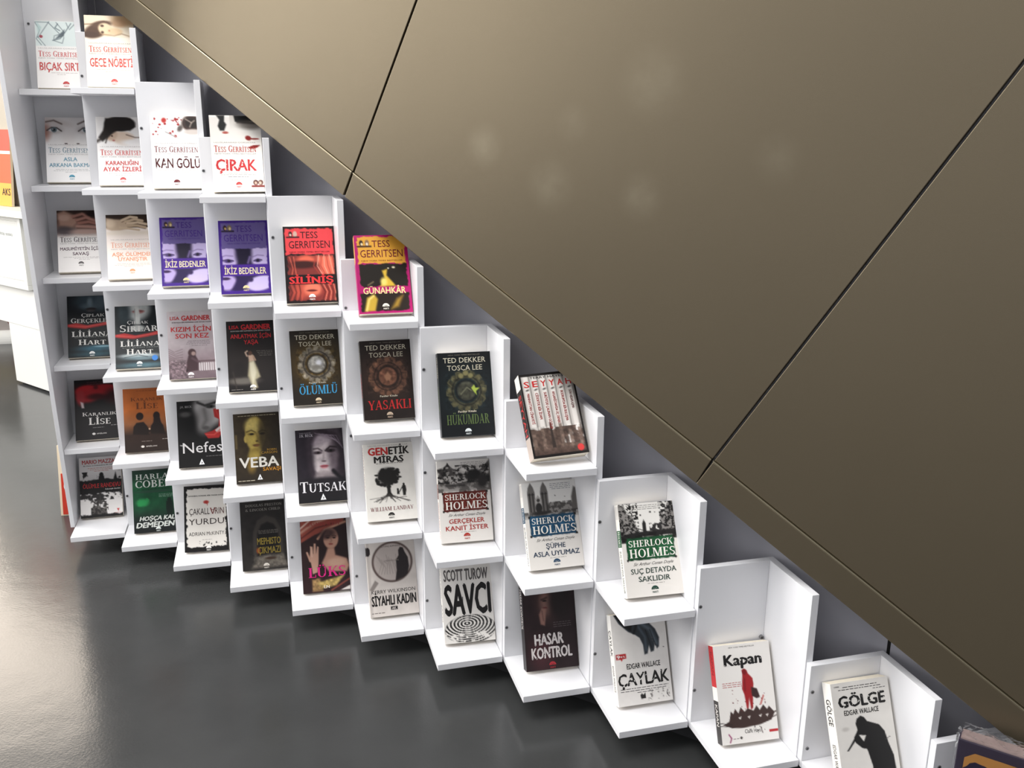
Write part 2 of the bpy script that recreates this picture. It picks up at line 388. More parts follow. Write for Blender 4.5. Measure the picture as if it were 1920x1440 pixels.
GL = {
 'A': (.86, _dia(.06, 0, .40, 1, .07) + _dia(.62, 0, .36, 1, .17) + _bar(.2, .66, .33) + _serif(.1, 0) + _serif(.71, 0)),
 'B': (.72, _stem(.1) + _arc(.3, .76, .31, .24, -90, 90, .15) + _arc(.3, .27, .36, .27, -90, 90, .16) + _bar(.2, .32, .03) + _bar(.2, .32, .97) + _bar(.2, .34, .52)),
 'C': (.76, _arc(.44, .5, .4, .5, 45, 315) + _tick(.68, .70, .26) + _tick(.68, .08, .2)),
 'D': (.8, _stem(.1) + _arc(.32, .5, .42, .5, -90, 90) + _bar(.2, .33, .03) + _bar(.2, .33, .97)),
 'E': (.66, _stem(.1) + _bar(.2, .6, .03) + _bar(.2, .58, .97) + _bar(.2, .46, .52) + _tick(.56, 0, .22) + _tick(.54, .78, .22) + _tick(.43, .42, .2)),
 'F': (.62, _stem(.1) + _bar(.2, .58, .97) + _bar(.2, .46, .52) + _tick(.54, .78, .22) + _tick(.43, .42, .2)),
 'G': (.82, _arc(.44, .5, .4, .5, 45, 320) + _tick(.68, .70, .26) + _stem(.58, .05, .42, .16, 0, 1)),
 'H': (.86, _stem(.1) + _stem(.59) + _bar(.2, .7, .51)),
 'I': (.36, _stem(.1)),
 'J': (.5, _stem(.24, .2, 1, .17, 0, 1) + _arc(.2, .2, .21, .22, 180, 360, .12)),
 'K': (.82, _stem(.1) + _dia(.26, .42, .66, 1, .07) + _dia(.62, 0, .34, .58, .17) + _serif(.7, .945) + _serif(.71, 0)),
 'L': (.64, _stem(.1) + _bar(.2, .6, .03) + _tick(.56, 0, .28)),
 'M': (1.04, _stem(.08, w=.08) + _stem(.78) + _dia(.46, 0, .10, 1, .17) + _dia(.48, 0, .78, 1, .08)),
 'N': (.86, _stem(.1, w=.08) + _stem(.68, w=.08, a=0) + _dia(.62, 0, .08, 1, .17)),
 'O': (.86, _arc(.43, .5, .4, .5, 0, 360, n=20)),
 'P': (.68, _stem(.1) + _arc(.3, .72, .34, .28, -90, 90) + _bar(.2, .32, .47) + _bar(.2, .32, .97)),
 'R': (.8, _stem(.1) + _arc(.3, .74, .32, .26, -90, 90) + _bar(.2, .32, .51) + _bar(.2, .32, .97) + _dia(.6, 0, .34, .5, .17) + _serif(.7, 0)),
 'S': (.62, _arc(.31, .74, .26, .26, 40, 270, .13, .09) + _arc(.31, .255, .27, .26, -140, 90, .13, .09) + _tick(.5, .72, .26) + _tick(.05, .02, .26)),
 'T': (.74, _stem(.285, b=0) + _bar(.03, .71, .97) + _tick(.03, .76, .24) + _tick(.66, .76, .24)),
 'U': (.86, _stem(.1, .3, 1, a=0) + _stem(.66, .3, 1, .08, a=0) + _arc(.42, .32, .32, .33, 180, 360, .16)),
 'V': (.84, _dia(.34, 0, .06, 1, .17) + _dia(.38, 0, .68, 1, .07) + _serif(.14, .945) + _serif(.71, .945)),
 'W': (1.16, _dia(.28, 0, .05, 1, .16) + _dia(.32, 0, .52, .95, .07) + _dia(.66, 0, .44, 1, .16) + _dia(.70, 0, .98, 1, .07) + _serif(.13, .945) + _serif(.52, .945) + _serif(1.02, .945)),
 'Y': (.82, _stem(.33, 0, .48, b=0) + _dia(.33, .44, .06, 1, .17) + _dia(.43, .44, .68, 1, .07) + _serif(.14, .945) + _serif(.71, .945)),
 'Z': (.7, _bar(.06, .64, .03) + _bar(.06, .64, .97) + _dia(.06, .03, .46, .97, .17) + _tick(.6, 0, .24) + _tick(.06, .76, .24)),
 '&': (.84, _arc(.34, .76, .22, .24, -90, 270, .1) + _arc(.34, .26, .32, .27, 90, 330, .14) + _dia(.66, 0, .24, .62, .13)),
 ' ': (.36, []), '.': (.24, [[(.07, 0), (.19, 0), (.19, .13), (.07, .13)]]),
}
def _dots(w): return [[(w / 2 + d, 1.1), (w / 2 + d + .13, 1.1), (w / 2 + d + .13, 1.25), (w / 2 + d, 1.25)] for d in (-.19, .06)]
GL['Ö'] = (GL['O'][0], GL['O'][1] + _dots(.86)); GL['Ü'] = (GL['U'][0], GL['U'][1] + _dots(.86))
GL['İ'] = (.36, GL['I'][1] + [[(.12, 1.1), (.25, 1.1), (.25, 1.25), (.12, 1.25)]])
_ced = lambda x: [[(x, -.24), (x + .14, -.24), (x + .14, -.1), (x + .02, 0), (x - .04, 0)]]
GL['Ç'] = (GL['C'][0], GL['C'][1] + _ced(.38)); GL['Ş'] = (GL['S'][0], GL['S'][1] + _ced(.25))
def roman(s, bold=False):
    x = 0; v = []; fs = []
    for ch in s:
        up = ch if ch in GL else {'i': 'İ', 'ı': 'I'}.get(ch, ch.upper())
        k = 1.0 if ch in GL else 0.80
        wd, polys = GL[up]
        for p in polys:
            fs.append(list(range(len(v), len(v) + len(p)))); v += [(x + a * k, b * k) for a, b in p]
        x += (wd + .03) * k
    v = np.array(v).reshape(-1, 2)
    if bold: fs = fs + [[j + len(v) for j in f] for f in fs]; v = np.concatenate([v - [.03, 0], v + [.03, 0]])
    return v, fs

# ------------------------------------------------------------------ cover art: ink laid on a fine grid of the cover's own points
NX, NY, ASP = 72, 110, 1.54
GX, GY = np.meshgrid(np.linspace(0, 1, NX + 1), np.linspace(0, 1, NY + 1))       # y runs down the cover
def hexc(c): return np.array([int(c[i:i + 2], 16) / 255 for i in (0, 2, 4)])
def sstep(d, s): 
    t = np.clip(d / max(s, 1e-6) * .5 + .5, 0, 1); return t * t * (3 - 2 * t)
_ng = {}
def vnoise(x, y, sc, seed):
    if seed not in _ng: _ng[seed] = np.random.RandomState(seed).rand(67, 67)
    g_ = _ng[seed]; x = x * sc; y = y * sc * ASP
    xi = np.floor(x).astype(int); yi = np.floor(y).astype(int); fx = x - xi; fy = y - yi
    fx = fx * fx * (3 - 2 * fx); fy = fy * fy * (3 - 2 * fy)
    a = g_[yi % 67, xi % 67]; b = g_[yi % 67, (xi + 1) % 67]; c = g_[(yi + 1) % 67, xi % 67]; d = g_[(yi + 1) % 67, (xi + 1) % 67]
    return (a * (1 - fx) + b * fx) * (1 - fy) + (c * (1 - fx) + d * fx) * fy
def fbm(x, y, sc, seed): return (vnoise(x, y, sc, seed) + .5 * vnoise(x, y, sc * 2.1, seed + 1) + .25 * vnoise(x, y, sc * 4.3, seed + 2)) / 1.75

class Art:
    def __init__(s, bg): s.c = np.tile(hexc(bg), (NY + 1, NX + 1, 1)); s.bg = bg; s.txt = []; s.sp = []; s.spine = bg; s.spine2 = []; s.back = bg; s.polys = []
    def mix(s, m, c): m = np.clip(m, 0, 1)[..., None]; s.c = s.c * (1 - m) + hexc(c) * m; return s
    def g(s, c0, c1, y0=0, y1=1, x0=0, x1=1):
        t = np.clip((GY - y0) / (y1 - y0), 0, 1)[..., None]; k = ((GY >= y0) & (GY <= y1) & (GX >= x0) & (GX <= x1))[..., None]
        s.c = np.where(k, hexc(c0) * (1 - t) + hexc(c1) * t, s.c); return s
    def e(s, cx, cy, rx, ry, c, so=.2, a=0, al=1):
        """soft ellipse, radii in cover widths / heights"""
        t = math.radians(a); dx = GX - cx; dy = (GY - cy) * ASP
        u = (dx * math.cos(t) + dy * math.sin(t)) / rx; v = (-dx * math.sin(t) + dy * math.cos(t)) / (ry * ASP)
        return s.mix(al * sstep(1 - np.sqrt(u * u + v * v), so), c)
    def p(s, pts, c, so=.006, al=1):
        P = np.array(pts, float); d2 = np.full(GX.shape, 9.0); ins = np.zeros(GX.shape, bool); n = len(P)
        for i in range(n):
            (x0, y0), (x1, y1) = P[i], P[(i + 1) % n]
            ex, ey = x1 - x0, (y1 - y0) * ASP; px, py = GX - x0, (GY - y0) * ASP
            t = np.clip((px * ex + py * ey) / max(ex * ex + ey * ey, 1e-9), 0, 1)
            d2 = np.minimum(d2, (px - t * ex) ** 2 + (py - t * ey) ** 2)
            if y0 != y1: ins ^= ((GY < y0) != (GY < y1)) & (GX < x0 + (GY - y0) / (y1 - y0) * (x1 - x0))
        d = np.sqrt(d2); return s.mix(al * sstep(np.where(ins, d, -d), so), c)
    def l(s, pts, w, c, so=.006, al=1):
        d2 = np.full(GX.shape, 9.0)
        for (x0, y0), (x1, y1) in zip(pts[:-1], pts[1:]):
            ex, ey = x1 - x0, (y1 - y0) * ASP; px, py = GX - x0, (GY - y0) * ASP
            t = np.clip((px * ex + py * ey) / max(ex * ex + ey * ey, 1e-9), 0, 1)
            d2 = np.minimum(d2, (px - t * ex) ** 2 + (py - t * ey) ** 2)
        return s.mix(al * sstep(w / 2 - np.sqrt(d2), so), c)
    def r(s, x0, y0, x1, y1, c, so=.004, al=1, rough=0, seed=1, sc=14):
        d = np.minimum(np.minimum(GX - x0, x1 - GX), np.minimum(GY - y0, y1 - GY) * ASP)
        if rough: d = d + rough * (fbm(GX, GY, sc, seed) - .5) * 2
        return s.mix(al * sstep(d, so), c)
    def n(s, amp, sc, seed, x0=0, y0=0, x1=1, y1=1, c=None, th=None, so=.1):
        k = (GX >= x0) & (GX <= x1) & (GY >= y0) & (GY <= y1); f_ = fbm(GX, GY, sc, seed)
        if c is not None: return s.mix(np.where(k, amp * sstep(f_ - th, so), 0), c)
        s.c = np.clip(s.c * (1 + np.where(k, amp * (f_ - .5) * 2, 0))[..., None], 0, 1); return s
    def edge(s, c, w, rough, seed, sc=10):
        d = np.minimum(np.minimum(GX, 1 - GX), np.minimum(GY, 1 - GY) * ASP)
        return s.mix(sstep(w + rough * (fbm(GX, GY, sc, seed) - .5) * 2 - d, .01), c)
    def spl(s, k, x0, y0, x1, y1, r0, r1, c, seed, so=.3):
        R = random.Random(seed)
        for _ in range(k): r_ = R.uniform(r0, r1); s.e(R.uniform(x0, x1), R.uniform(y0, y1), r_, r_ / ASP * R.uniform(.7, 1.3), c, so)
        return s
    # lettering: T(text, centre x, centre y, width, cap height, colour, face); faces: n plain, b bold, s roman, i slanted
    def T(s, t, x, y, w, h, c, f='n', rough=0, seed=3, slant=0, rc=None):
        s.txt.append((t, x, y, w, h, c, f, rough, seed, slant, rc)); return s
    def dash(s, x0, x1, y, h, c, seed=1, al=None):
        R = random.Random(seed); x = x0
        while x < x1 - .01:
            k = min(R.uniform(.03, .09), x1 - x); s.polys.append(([(x, y), (x + k, y), (x + k, y + h), (x, y + h)], c)); x += k + .014
        return s
    def q(s, pts, c): s.polys.append((pts, c)); return s
    def dome(s, x, y, r, c, c2=None, name='MARTI'):
        """publisher's dome mark over its name"""
        n = 10; pts = [(x + r * math.cos(math.pi * k / n), y - r * .95 * math.sin(math.pi * k / n) / ASP) for k in range(n + 1)]
        s.polys.append((pts, c))
        s.polys.append(([(x - r * .72, y - r * .12 / ASP), (x - r * .3, y - r * .42 / ASP), (x, y - r * .2 / ASP), (x + r * .3, y - r * .42 / ASP), (x + r * .72, y - r * .12 / ASP), (x + r * .3, y - r * .26 / ASP), (x, y - r * .02 / ASP), (x - r * .3, y - r * .26 / ASP)], c2 or s.bg))
        s.txt.append((name, x, y + r * .62 / ASP, r * 1.5, .021, c, 'b', 0, 1, 0, None)); return s
    def tri(s, x, y, r, c, c2):
        s.polys.append(([(x, y - r * 1.25 / ASP), (x + r, y + r / ASP), (x - r, y + r / ASP)], c))
        s.txt.append(('3', x, y + r * .28 / ASP, r * .62, .026, c2, 'b', 0, 1, 0, None)); return s
    def SP(s, t, y0, y1, h, c, f='b'): s.sp.append((t, y0, y1, h, c, f)); return s

def book(name, label, art, c, r, q, t):
    xl, d, w, yaw, h, th, rl = q
    n = node(c); cy_, sy_ = math.cos(yaw), math.sin(yaw)
    uu = U * cy_ + V * sy_; vv = V * cy_ - U * sy_
    ex = np.array([uu[0], uu[1], 0.0]); ey = np.array([-vv[0] * math.cos(th), -vv[1] * math.cos(th), -math.sin(th)]); ez = np.array([-vv[0] * math.sin(th), -vv[1] * math.sin(th), math.cos(th)])
    if abs(rl) > .02: ex, ez = ex * math.cos(rl) + ez * math.sin(rl), ez * math.cos(rl) - ex * math.sin(rl)
    base = np.array([*(n + U * xl + V * d), row(r) + t * math.sin(th) + 0.0003])
    org = base + ex * w / 2 + ey * t
    mw = Matrix(((ex[0], ey[0], ez[0], org[0]), (ex[1], ey[1], ez[1], org[1]), (ex[2], ey[2], ez[2], org[2]), (0, 0, 0, 1)))
    root = empty('book', mw); tag(root, label, 'book', 'paperbacks shown on the white stepped shelves')
    vs = []; fs = []; col = []
    def put(v, f_, c_):
        k = len(vs); vs.extend(v); fs.extend([[k + j for j in q_] for q_ in f_]); col.extend([c_] * len(v) if np.ndim(c_) == 1 else list(c_))
    cl = lambda c_: srgb(c_)
    ct = 0.0004                                     # paper thickness
    X = lambda x: (x - .5) * w
    Z = lambda y: (1 - y) * h
    # front sheet: fine printed grid, edges and inside
    g_ = [(X(x), -t, Z(y)) for x, y in zip(GX.ravel(), GY.ravel())]
    i = np.arange((NX + 1) * NY).reshape(NY, NX + 1)[:, :-1].ravel()
    put(g_, np.stack([i, i + NX + 1, i + NX + 2, i + 1], 1).tolist(), srgb(art.c.reshape(-1, 3)))
    def slab(x0, x1, y0, y1, z0, z1, c_, skip=()):
        v = [(x, y, z) for z in (z0, z1) for y in (y0, y1) for x in (x0, x1)]
        F = {'b': (0, 2, 3, 1), 't': (4, 5, 7, 6), 'f': (0, 1, 5, 4), 'k': (2, 6, 7, 3), 'l': (0, 4, 6, 2), 'r': (1, 3, 7, 5)}
        put(v, [F[k] for k in F if k not in skip], c_)
    slab(-w / 2, w / 2, -t, -t + ct, 0, h, cl(art.back), skip='f')
    slab(-w / 2, w / 2, -ct, 0, 0, h, cl(art.back))
    slab(-w / 2, -w / 2 + ct, -t + ct, -ct, 0, h, cl(art.spine))
    for y0, y1, c_ in art.spine2: put([(-w / 2 - 1e-4, -t, Z(y0)), (-w / 2 - 1e-4, -t, Z(y1)), (-w / 2 - 1e-4, 0, Z(y1)), (-w / 2 - 1e-4, 0, Z(y0))], [[0, 1, 2, 3]], cl(c_))
    for pts, c_ in art.polys:
        k = 1 if c_ else 1
        put([(X(x), -t - 0.00016, Z(y)) for x, y in pts], [list(range(len(pts)))], cl(c_))
    lay = 2
    for tx, x, y, tw, th_, c_, f_, rough, seed, slant, rc in art.txt:
        P, F = roman(tx, f_ == 'S') if f_ in 'sS' else sans(tx, {'n': 0, 'b': .03, 'x': .06, 'i': 0}[f_])
        if len(P) == 0: continue
        P = P.copy(); P[:, 0] -= P[:, 0].min(); mw_ = P[:, 0].max()
        ch = th_ * h; sx = tw * w / mw_ if tw else ch * .9
        if slant or f_ == 'i': P[:, 0] += P[:, 1] * (slant or .28) * mw_ / max(mw_, 1) * (ch / sx)
        px = X(x) + (P[:, 0] - P[:, 0].max() / 2) * sx; pz = Z(y) + (P[:, 1] - .5) * ch
        if rough:
            R = np.random.RandomState(seed); px += (R.rand(len(px)) - .5) * rough * ch; pz += (R.rand(len(px)) - .5) * rough * ch
        dz = np.zeros(len(px))                       # overlapping strokes each get a hair of ink thickness
        if f_ in 'sS':
            for k, q_ in enumerate(F): dz[q_] = (k % 7) * 1.2e-5
        else: dz = (np.arange(len(px)) // max(1, len(px) // (1 if f_ in 'ni' else 4))) * 2.2e-5
        put([(a, -t - 0.00034 - d_, b) for a, b, d_ in zip(px, pz, dz)], F, cl(c_))
        if rc:                                       # flaked print: chips of the paper colour
            R = random.Random(seed); hw = (px.max() - px.min()) / 2; ccx = (px.max() + px.min()) / 2
            for _ in range(int(26 * max(1, tw / .5))):
                a = ccx + R.uniform(-hw, hw); b = Z(y) + R.uniform(-.5, .5) * ch; k = ch * R.uniform(.05, .16)
                put([(a + k * R.uniform(-1, 1), -t - 0.00046, b + k * R.uniform(-1, 1)) for _ in range(3)], [[0, 1, 2]], cl(rc))
    for tx, y0, y1, hh, c_, f_ in art.sp:            # spine lettering, reading downwards
        P, F = roman(tx) if f_ == 's' else sans(tx, .02)
        P = P.copy(); P[:, 0] -= P[:, 0].min(); L_ = P[:, 0].max()
        put([(-w / 2 - 2e-4 - (k_ * 4 // len(P)) * 2e-5, -t / 2 - (b - .5) * hh * t, Z(y0 + (y1 - y0) * a / L_)) for k_, (a, b) in enumerate(P)], F, cl(c_))
    me = bpy.data.meshes.new('cover'); me.from_pydata([tuple(map(float, v)) for v in vs], [], fs)
    at = me.color_attributes.new('ink', 'FLOAT_COLOR', 'POINT')
    a4 = np.ones((len(vs), 4), np.float32); a4[:, :3] = np.array(col); at.data.foreach_set('color', a4.ravel())
    me.materials.append(M['print']); me.update()
    o = bpy.data.objects.new('cover', me); COL.objects.link(o); o.parent = root
    m = MB(); m.box(-w / 2 + ct, w / 2 - 0.0004, -t + ct, -ct, 0.0003, h - 0.0003, M['pages']); m.build('pages', root)
    return root

# ------------------------------------------------------------------ the covers
def face(a, x, y, r, skin, dark, lip, tilt=0, eyes=True):
    """a printed face: oval with brows, eyes, nose line and lips (r: half width in cover widths)"""
    t = math.radians(tilt); ca, sa = math.cos(t), math.sin(t)
    P = lambda u, v: (x + r * (u * ca - v * sa), y + r * (u * sa + v * ca) / ASP)
    a.e(x, y, r, r * 1.35 / ASP, skin, .12, tilt)
    if eyes:
        for sg in (-1, 1):
            a.l([P(sg * .68, -.32), P(sg * .4, -.42), P(sg * .16, -.33)], r * .10, dark, .01, .85)
            ex, ey = P(sg * .42, -.12); a.e(ex, ey, r * .25, r * .13 / ASP, dark, .5, tilt, .75); a.e(ex, ey, r * .1, r * .1 / ASP, '0c0a0a', .4)
    a.l([P(.02, -.1), P(.10, .34), P(-.06, .42)], r * .10, dark, .03, .35)
    px, py = P(0, .72); a.e(px, py, r * .3, r * .13 / ASP, lip, .4, tilt); return a

def gerritsen(a, y, c, w=.84, x=.5, strip=True):
    a.T('Tess Gerritsen', x, y, w, .085, c, 's')
    if strip:
        a.T('ULUSLARARASI ÇOKSATAR', x, y - .082, w, .017, 'b3aeac', 'n'); a.T('NEW YORK TIMES BESTSELLER', x, y + .066, w, .017, 'b3aeac', 'n')
    return a
BK = {}

a = BK['bicak'] = Art('fbf8f5').r(0, 0, 1, .375, 'e4efed', .02)
for pts, w in (([(0, .02), (.1, .14), (.02, .27), (.12, .36)], .012), ([(.02, .02), (.28, .02), (.5, .18)], .014), ([(.30, .01), (.06, .25)], .013), ([(.45, .02), (.62, .17), (.40, .22), (.38, .29), (.56, .33), (.6, .24)], .012),
               ([(.48, .04), (.42, .10), (.52, .14)], .02), ([(.76, .03), (.6, .19), (.52, .26), (.36, .29)], .018), ([(.86, .02), (.72, .12)], .014), ([(.05, .24), (.2, .37)], .01), ([(.66, .02), (.7, .1)], .012)):
    a.l(pts, w, '56666e', .012, .85)
a.p([(.5, .2), (.62, .12), (.6, .22), (.4, .28)], '3f4c55', .02, .8); a.e(.12, .235, .035, .022, 'a84450', .3); a.e(.9, .3, .012, .02, '50606a', .3)
a.p([(.04, .02), (.14, .1), (.06, .2)], 'c3dcd9', .02, .8)
gerritsen(a, .49, 'cf5352', .9); a.T('BIÇAK SIRTI', .5, .675, .88, .125, 'cb4a49', 'b', rc='fbf8f5').dash(.3, .86, .77, .006, 'c4b8b4', 2).dash(.42, .6, .795, .006, 'c4b8b4', 3).dome(.6, .94, .07, 'c8403f')

a = BK['gece'] = Art('f9efe0').g('f3e2c6', 'f6e9d4', 0, .3).n(.05, 4, 3, 0, .35, 1, 1)
a.e(.85, .04, .3, .1, 'cfae86', .4).e(.7, .1, .16, .06, 'c09a76', .5).l([(0, .13), (.2, .12), (.4, .08)], .02, '8a6a4c', .02)
a.e(.22, .22, .24, .095, '553a28', .25, -20).e(.35, .125, .2, .05, '5e4230', .3, -8).e(.1, .27, .2, .04, '4c3323', .3)
a.e(.43, .195, .16, .085, 'efd7b2', .18, 30).e(.62, .22, .15, .05, 'e8caa2', .3).e(.36, .145, .035, .017, '5b4030', .4).e(.36, .235, .03, .018, '5b4030', .4).e(.5, .21, .02, .012, 'c99274', .4).l([(.3, .26), (.6, .28), (.75, .25), (.9, .28)], .02, '8f6a48', .02, .7)
gerritsen(a, .47, 'cf4f49', .86); a.T('GECE NÖBETİ', .51, .655, .88, .125, 'cb4a45', 'b', rc='f9efe0').dash(.2, .9, .755, .006, 'c9b9a4', 2).dash(.38, .68, .785, .006, 'c9b9a4', 3).dome(.55, .93, .07, 'c8403f')

a = BK['asla'] = Art('f6f4f3').g('e8e3e1', 'f6f3f1', .0, .44).e(.5, .25, .16, .22, 'efe9e6', .5).e(-.02, .22, .12, .12, '9a5a48', .8, 0, .8).e(0, .05, .5, .05, 'c9bbb4', .6, 10, .5)
for ex, sg in ((.19, 1), (.88, -1)):
    a.e(ex, .19, .17, .055, 'a3958f', .7, 0, .5).e(ex, .19, .12, .034, 'e7e6e6', .3).l([(ex - .15 * sg, .20), (ex - .05 * sg, .155), (ex + .06 * sg, .16), (ex + .16 * sg, .21)], .026, '3c3332', .015)
    a.e(ex, .19, .062, .04, '5c6b70', .25).e(ex, .19, .026, .017, '16181a', .3).e(ex - .02, .18, .01, .006, 'ffffff', .3).l([(ex - .17 * sg, .07), (ex, .045), (ex + .17 * sg, .1)], .03, '5a4740', .02, .85)
a.e(.44, .405, .035, .008, '4d3a36', .4).e(.70, .405, .035, .008, '4d3a36', .4)
gerritsen(a, .505, '76919f', .88); a.T('ASLA', .52, .645, .30, .062, '6d9db2', 'b').T('ARKANA BAKMA', .52, .735, .92, .062, '6d9db2', 'b').dash(.2, .9, .80, .006, 'b6b6b6', 2).dash(.15, .95, .822, .006, 'b6b6b6', 4).dash(.4, .65, .845, .006, 'b6b6b6', 5).dome(.54, .925, .065, '4f9ab3')

a = BK['karanligin'] = Art('f6f3f1')  .g('f0edea', 'f7f4f2', 0, .4).e(.55, .31, .24, .1, 'e3cdb9', .3, 10).e(.3, .25, .13, .1, 'cfb49d', .3)
a.e(.5, .10, .32, .11, '17120f', .12).p([(.2, .02), (.72, .02), (.82, .14), (.70, .2), (.5, .17), (.34, .24), (.24, .3), (.12, .36), (.04, .3), (.14, .2)], '1a1411', .03).l([(.2, .2), (.08, .33), (.0, .36)], .05, '241b17', .05).l([(.25, .25), (.18, .38)], .02, '2a201b', .02)
a.e(.32, .28, .02, .012, '4a342a', .5).e(.35, .345, .03, .012, 'b9756c', .5).l([(.62, .26), (.8, .30), (1, .3)], .016, '5a463a', .02).e(.9, .38, .4, .06, 'f5f2f0', .4)
gerritsen(a, .52, 'd04c47', .88); a.T('KARANLIĞIN', .5, .675, .68, .062, 'c93f3d', 'b').T('AYAK İZLERİ', .5, .765, .80, .068, 'c93f3d', 'b').dash(.2, .9, .825, .006, 'b6b0ac', 2).dash(.35, .7, .85, .006, 'b6b0ac', 4).dome(.5, .925, .065, 'c8403f')

a = BK['kangolu'] = Art('f5f1ef').g('efecea', 'f4f0ee', 0, .4).spl(22, .02, .04, .6, .26, .006, .03, '9c2a2c', 5).e(.28, .06, .05, .035, 'b5332f', .4).e(.5, .28, .03, .02, 'a32c2c', .3).spl(6, .4, .02, .7, .1, .01, .02, '8a2426', 9)
a.e(.84, .10, .22, .12, '9b8f88', .1).e(.84, .10, .19, .105, '3a2c28', .1).e(.84, .095, .13, .07, '241c1a', .2).l([(.72, .04), (.84, .09), (.9, .06)], .02, 'a79a90', .02).l([(.84, .09), (.8, .15)], .02, 'a79a90', .02).e(.86, .22, .2, .04, 'c9bfb8', .4).e(.6, .17, .05, .05, '57504c', .6, 30)
a.l([(.3, .22), (.62, .33), (.9, .4)], .02, 'c3bdba', .02).l([(.3, .22), (.5, .29)], .012, '8b8683', .01).l([(.5, .36), (.95, .36)], .02, 'dcd5d2', .03)
gerritsen(a, .46, '70262a', .88); a.T('KAN GÖLÜ', .52, .65, .90, .14, '4c1a1e', 'b', .04, rc='f5f1ef').dash(.1, .95, .745, .006, 'b6b0ac', 2).dash(.35, .75, .775, .006, 'b6b0ac', 4).dome(.48, .92, .066, '6b2024')

a = BK['cirak'] = Art('f8f4ed').g('e9e4de', 'f7f2ea', .02, .36).g('cfc9c2', 'efebe4', 0, .2, .4, 1)
a.p([(.14, 0), (.30, 0), (.29, .08), (.33, .12), (.28, .2), (.2, .2), (.16, .14), (.2, .06)], '2a2a2a', .02).p([(.48, 0), (1, 0), (1, .05), (.66, .1), (.5, .08)], '1c1c1c', .02).e(.8, .12, .25, .06, '6d6660', .5, 0, .8).l([(.55, .09), (1, .10)], .03, '3a3532', .03)
a.e(.30, .225, .06, .016, 'b35a50', .4).e(.74, .295, .06, .03, '8f2a26', .3, 20).e(.86, .305, .09, .012, '8f2a26', .3).e(.84, .41, .1, .022, 'a33530', .2, -12).l([(.75, .42), (.95, .39)], .015, '6e1f1d', .02)
gerritsen(a, .435, 'bc4742', .82, .47); a.T('ÇIRAK', .47, .645, .80, .155, 'cf3e41', 'b', .05, rc='f8f4ed').dash(.3, .68, .755, .006, 'b3aca6', 2).dash(.15, .85, .775, .006, 'b3aca6', 4).dash(.3, .7, .80, .006, '8f8883', 6).dash(.35, .6, .84, .006, 'b3aca6', 8).dome(.5, .91, .062, 'c8403f')
a.e(.83, .88, .05, .035, '4a2320', .25).e(.93, .88, .05, .035, '6a4a40', .25).e(.83, .885, .026, .02, 'd9b9a4', .3).e(.92, .885, .026, .02, 'e0c6b4', .3).l([(.76, .93), (1, .93)], .04, '7c2a26', .01)

a = BK['masum'] = Art('f7f3f0').g('33221c', '6a4c42', 0, .2).g('6a4c42', 'b99c90', .2, .35).g('b99c90', 'f6f2ef', .35, .45).p([(0, .05), (.16, .0), (.38, .08), (.46, .2), (.32, .29), (.06, .25)], 'c39a86', .05).e(.16, .12, .12, .05, 'd9b5a2', .5)
for (x0, y0), (x1, y1), (x2, y2), c_ in (((.36, .10), (.56, .06), (.70, .11), 'b98474'), ((.44, .16), (.64, .12), (.82, .17), 'c48e7e'), ((.48, .21), (.7, .19), (.94, .235), 'bb8272'), ((.44, .26), (.7, .27), (.96, .29), 'c99a8a')):
    a.l([(x0, y0), (x1, y1), (x2, y2)], .075, c_, .03); a.l([(x0, y0 + .03), (x1, y1 + .03), (x2, y2 + .028)], .016, '5a2f28', .02, .8)
a.e(.15, .33, .22, .07, '55494c', .6).e(.82, .06, .16, .05, '241613', .4).e(.62, .35, .3, .04, 'c2a094', .6)
gerritsen(a, .475, '4a3d40', .88); a.T('MASUMİYETİN İÇİN', .5, .625, .9, .052, '5a3f4e', 'b', .04).T('SAVAŞ', .5, .705, .36, .052, '5a3f4e', 'b', .04).dash(.12, .9, .76, .006, 'b6b0ac', 2).dash(.35, .9, .78, .006, 'b6b0ac', 4).dash(.45, .7, .80, .006, 'b6b0ac', 5).dome(.5, .87, .062, '4a4244')

a = BK['ask'] = Art('f7ebe2').g('2c1e15', '3d2b1e', 0, .2).p([(0, .05), (.18, .07), (.34, .08), (.5, .10), (.62, .17), (.5, .22), (.3, .25), (.12, .25), (0, .22)], 'cbb399', .03)
for (x0, y0), (x1, y1), (x2, y2), c_ in (((.34, .09), (.52, .035), (.66, .05), 'd6c0a4'), ((.42, .11), (.62, .075), (.78, .10), 'cdb598'), ((.46, .14), (.68, .125), (.86, .155), 'd9c3a7'), ((.46, .17), (.68, .175), (.84, .205), 'c6ad90')):
    a.l([(x0, y0), (x1, y1), (x2, y2)], .062, c_, .012); a.l([(x0, y0 + .028), (x1, y1 + .026), (x2, y2 + .024)], .012, '4a3424', .012, .8)
a.l([(.3, .2), (.5, .22), (.7, .245)], .05, 'd2bb9e', .015).g('efe2d2', 'f7ebe2', .275, .36).p([(0, .27), (.4, .25), (.7, .27), (1, .25), (1, .31), (0, .31)], 'efe2d2', .03).e(.1, .14, .1, .06, 'dfcab0', .5)
gerritsen(a, .475, 'eca788', .86, .52); a.T('AŞK ÖLÜMDEN', .54, .62, .88, .060, 'efa57c', 'b', .03).T('UYANIŞTIR', .54, .695, .62, .06, 'efa57c', 'b', .03).dash(.2, .9, .765, .006, 'd2bfb2', 2).dash(.15, .95, .785, .006, 'd2bfb2', 4).dash(.35, .75, .805, .006, 'd2bfb2', 5).dome(.52, .885, .062, 'e79a66')

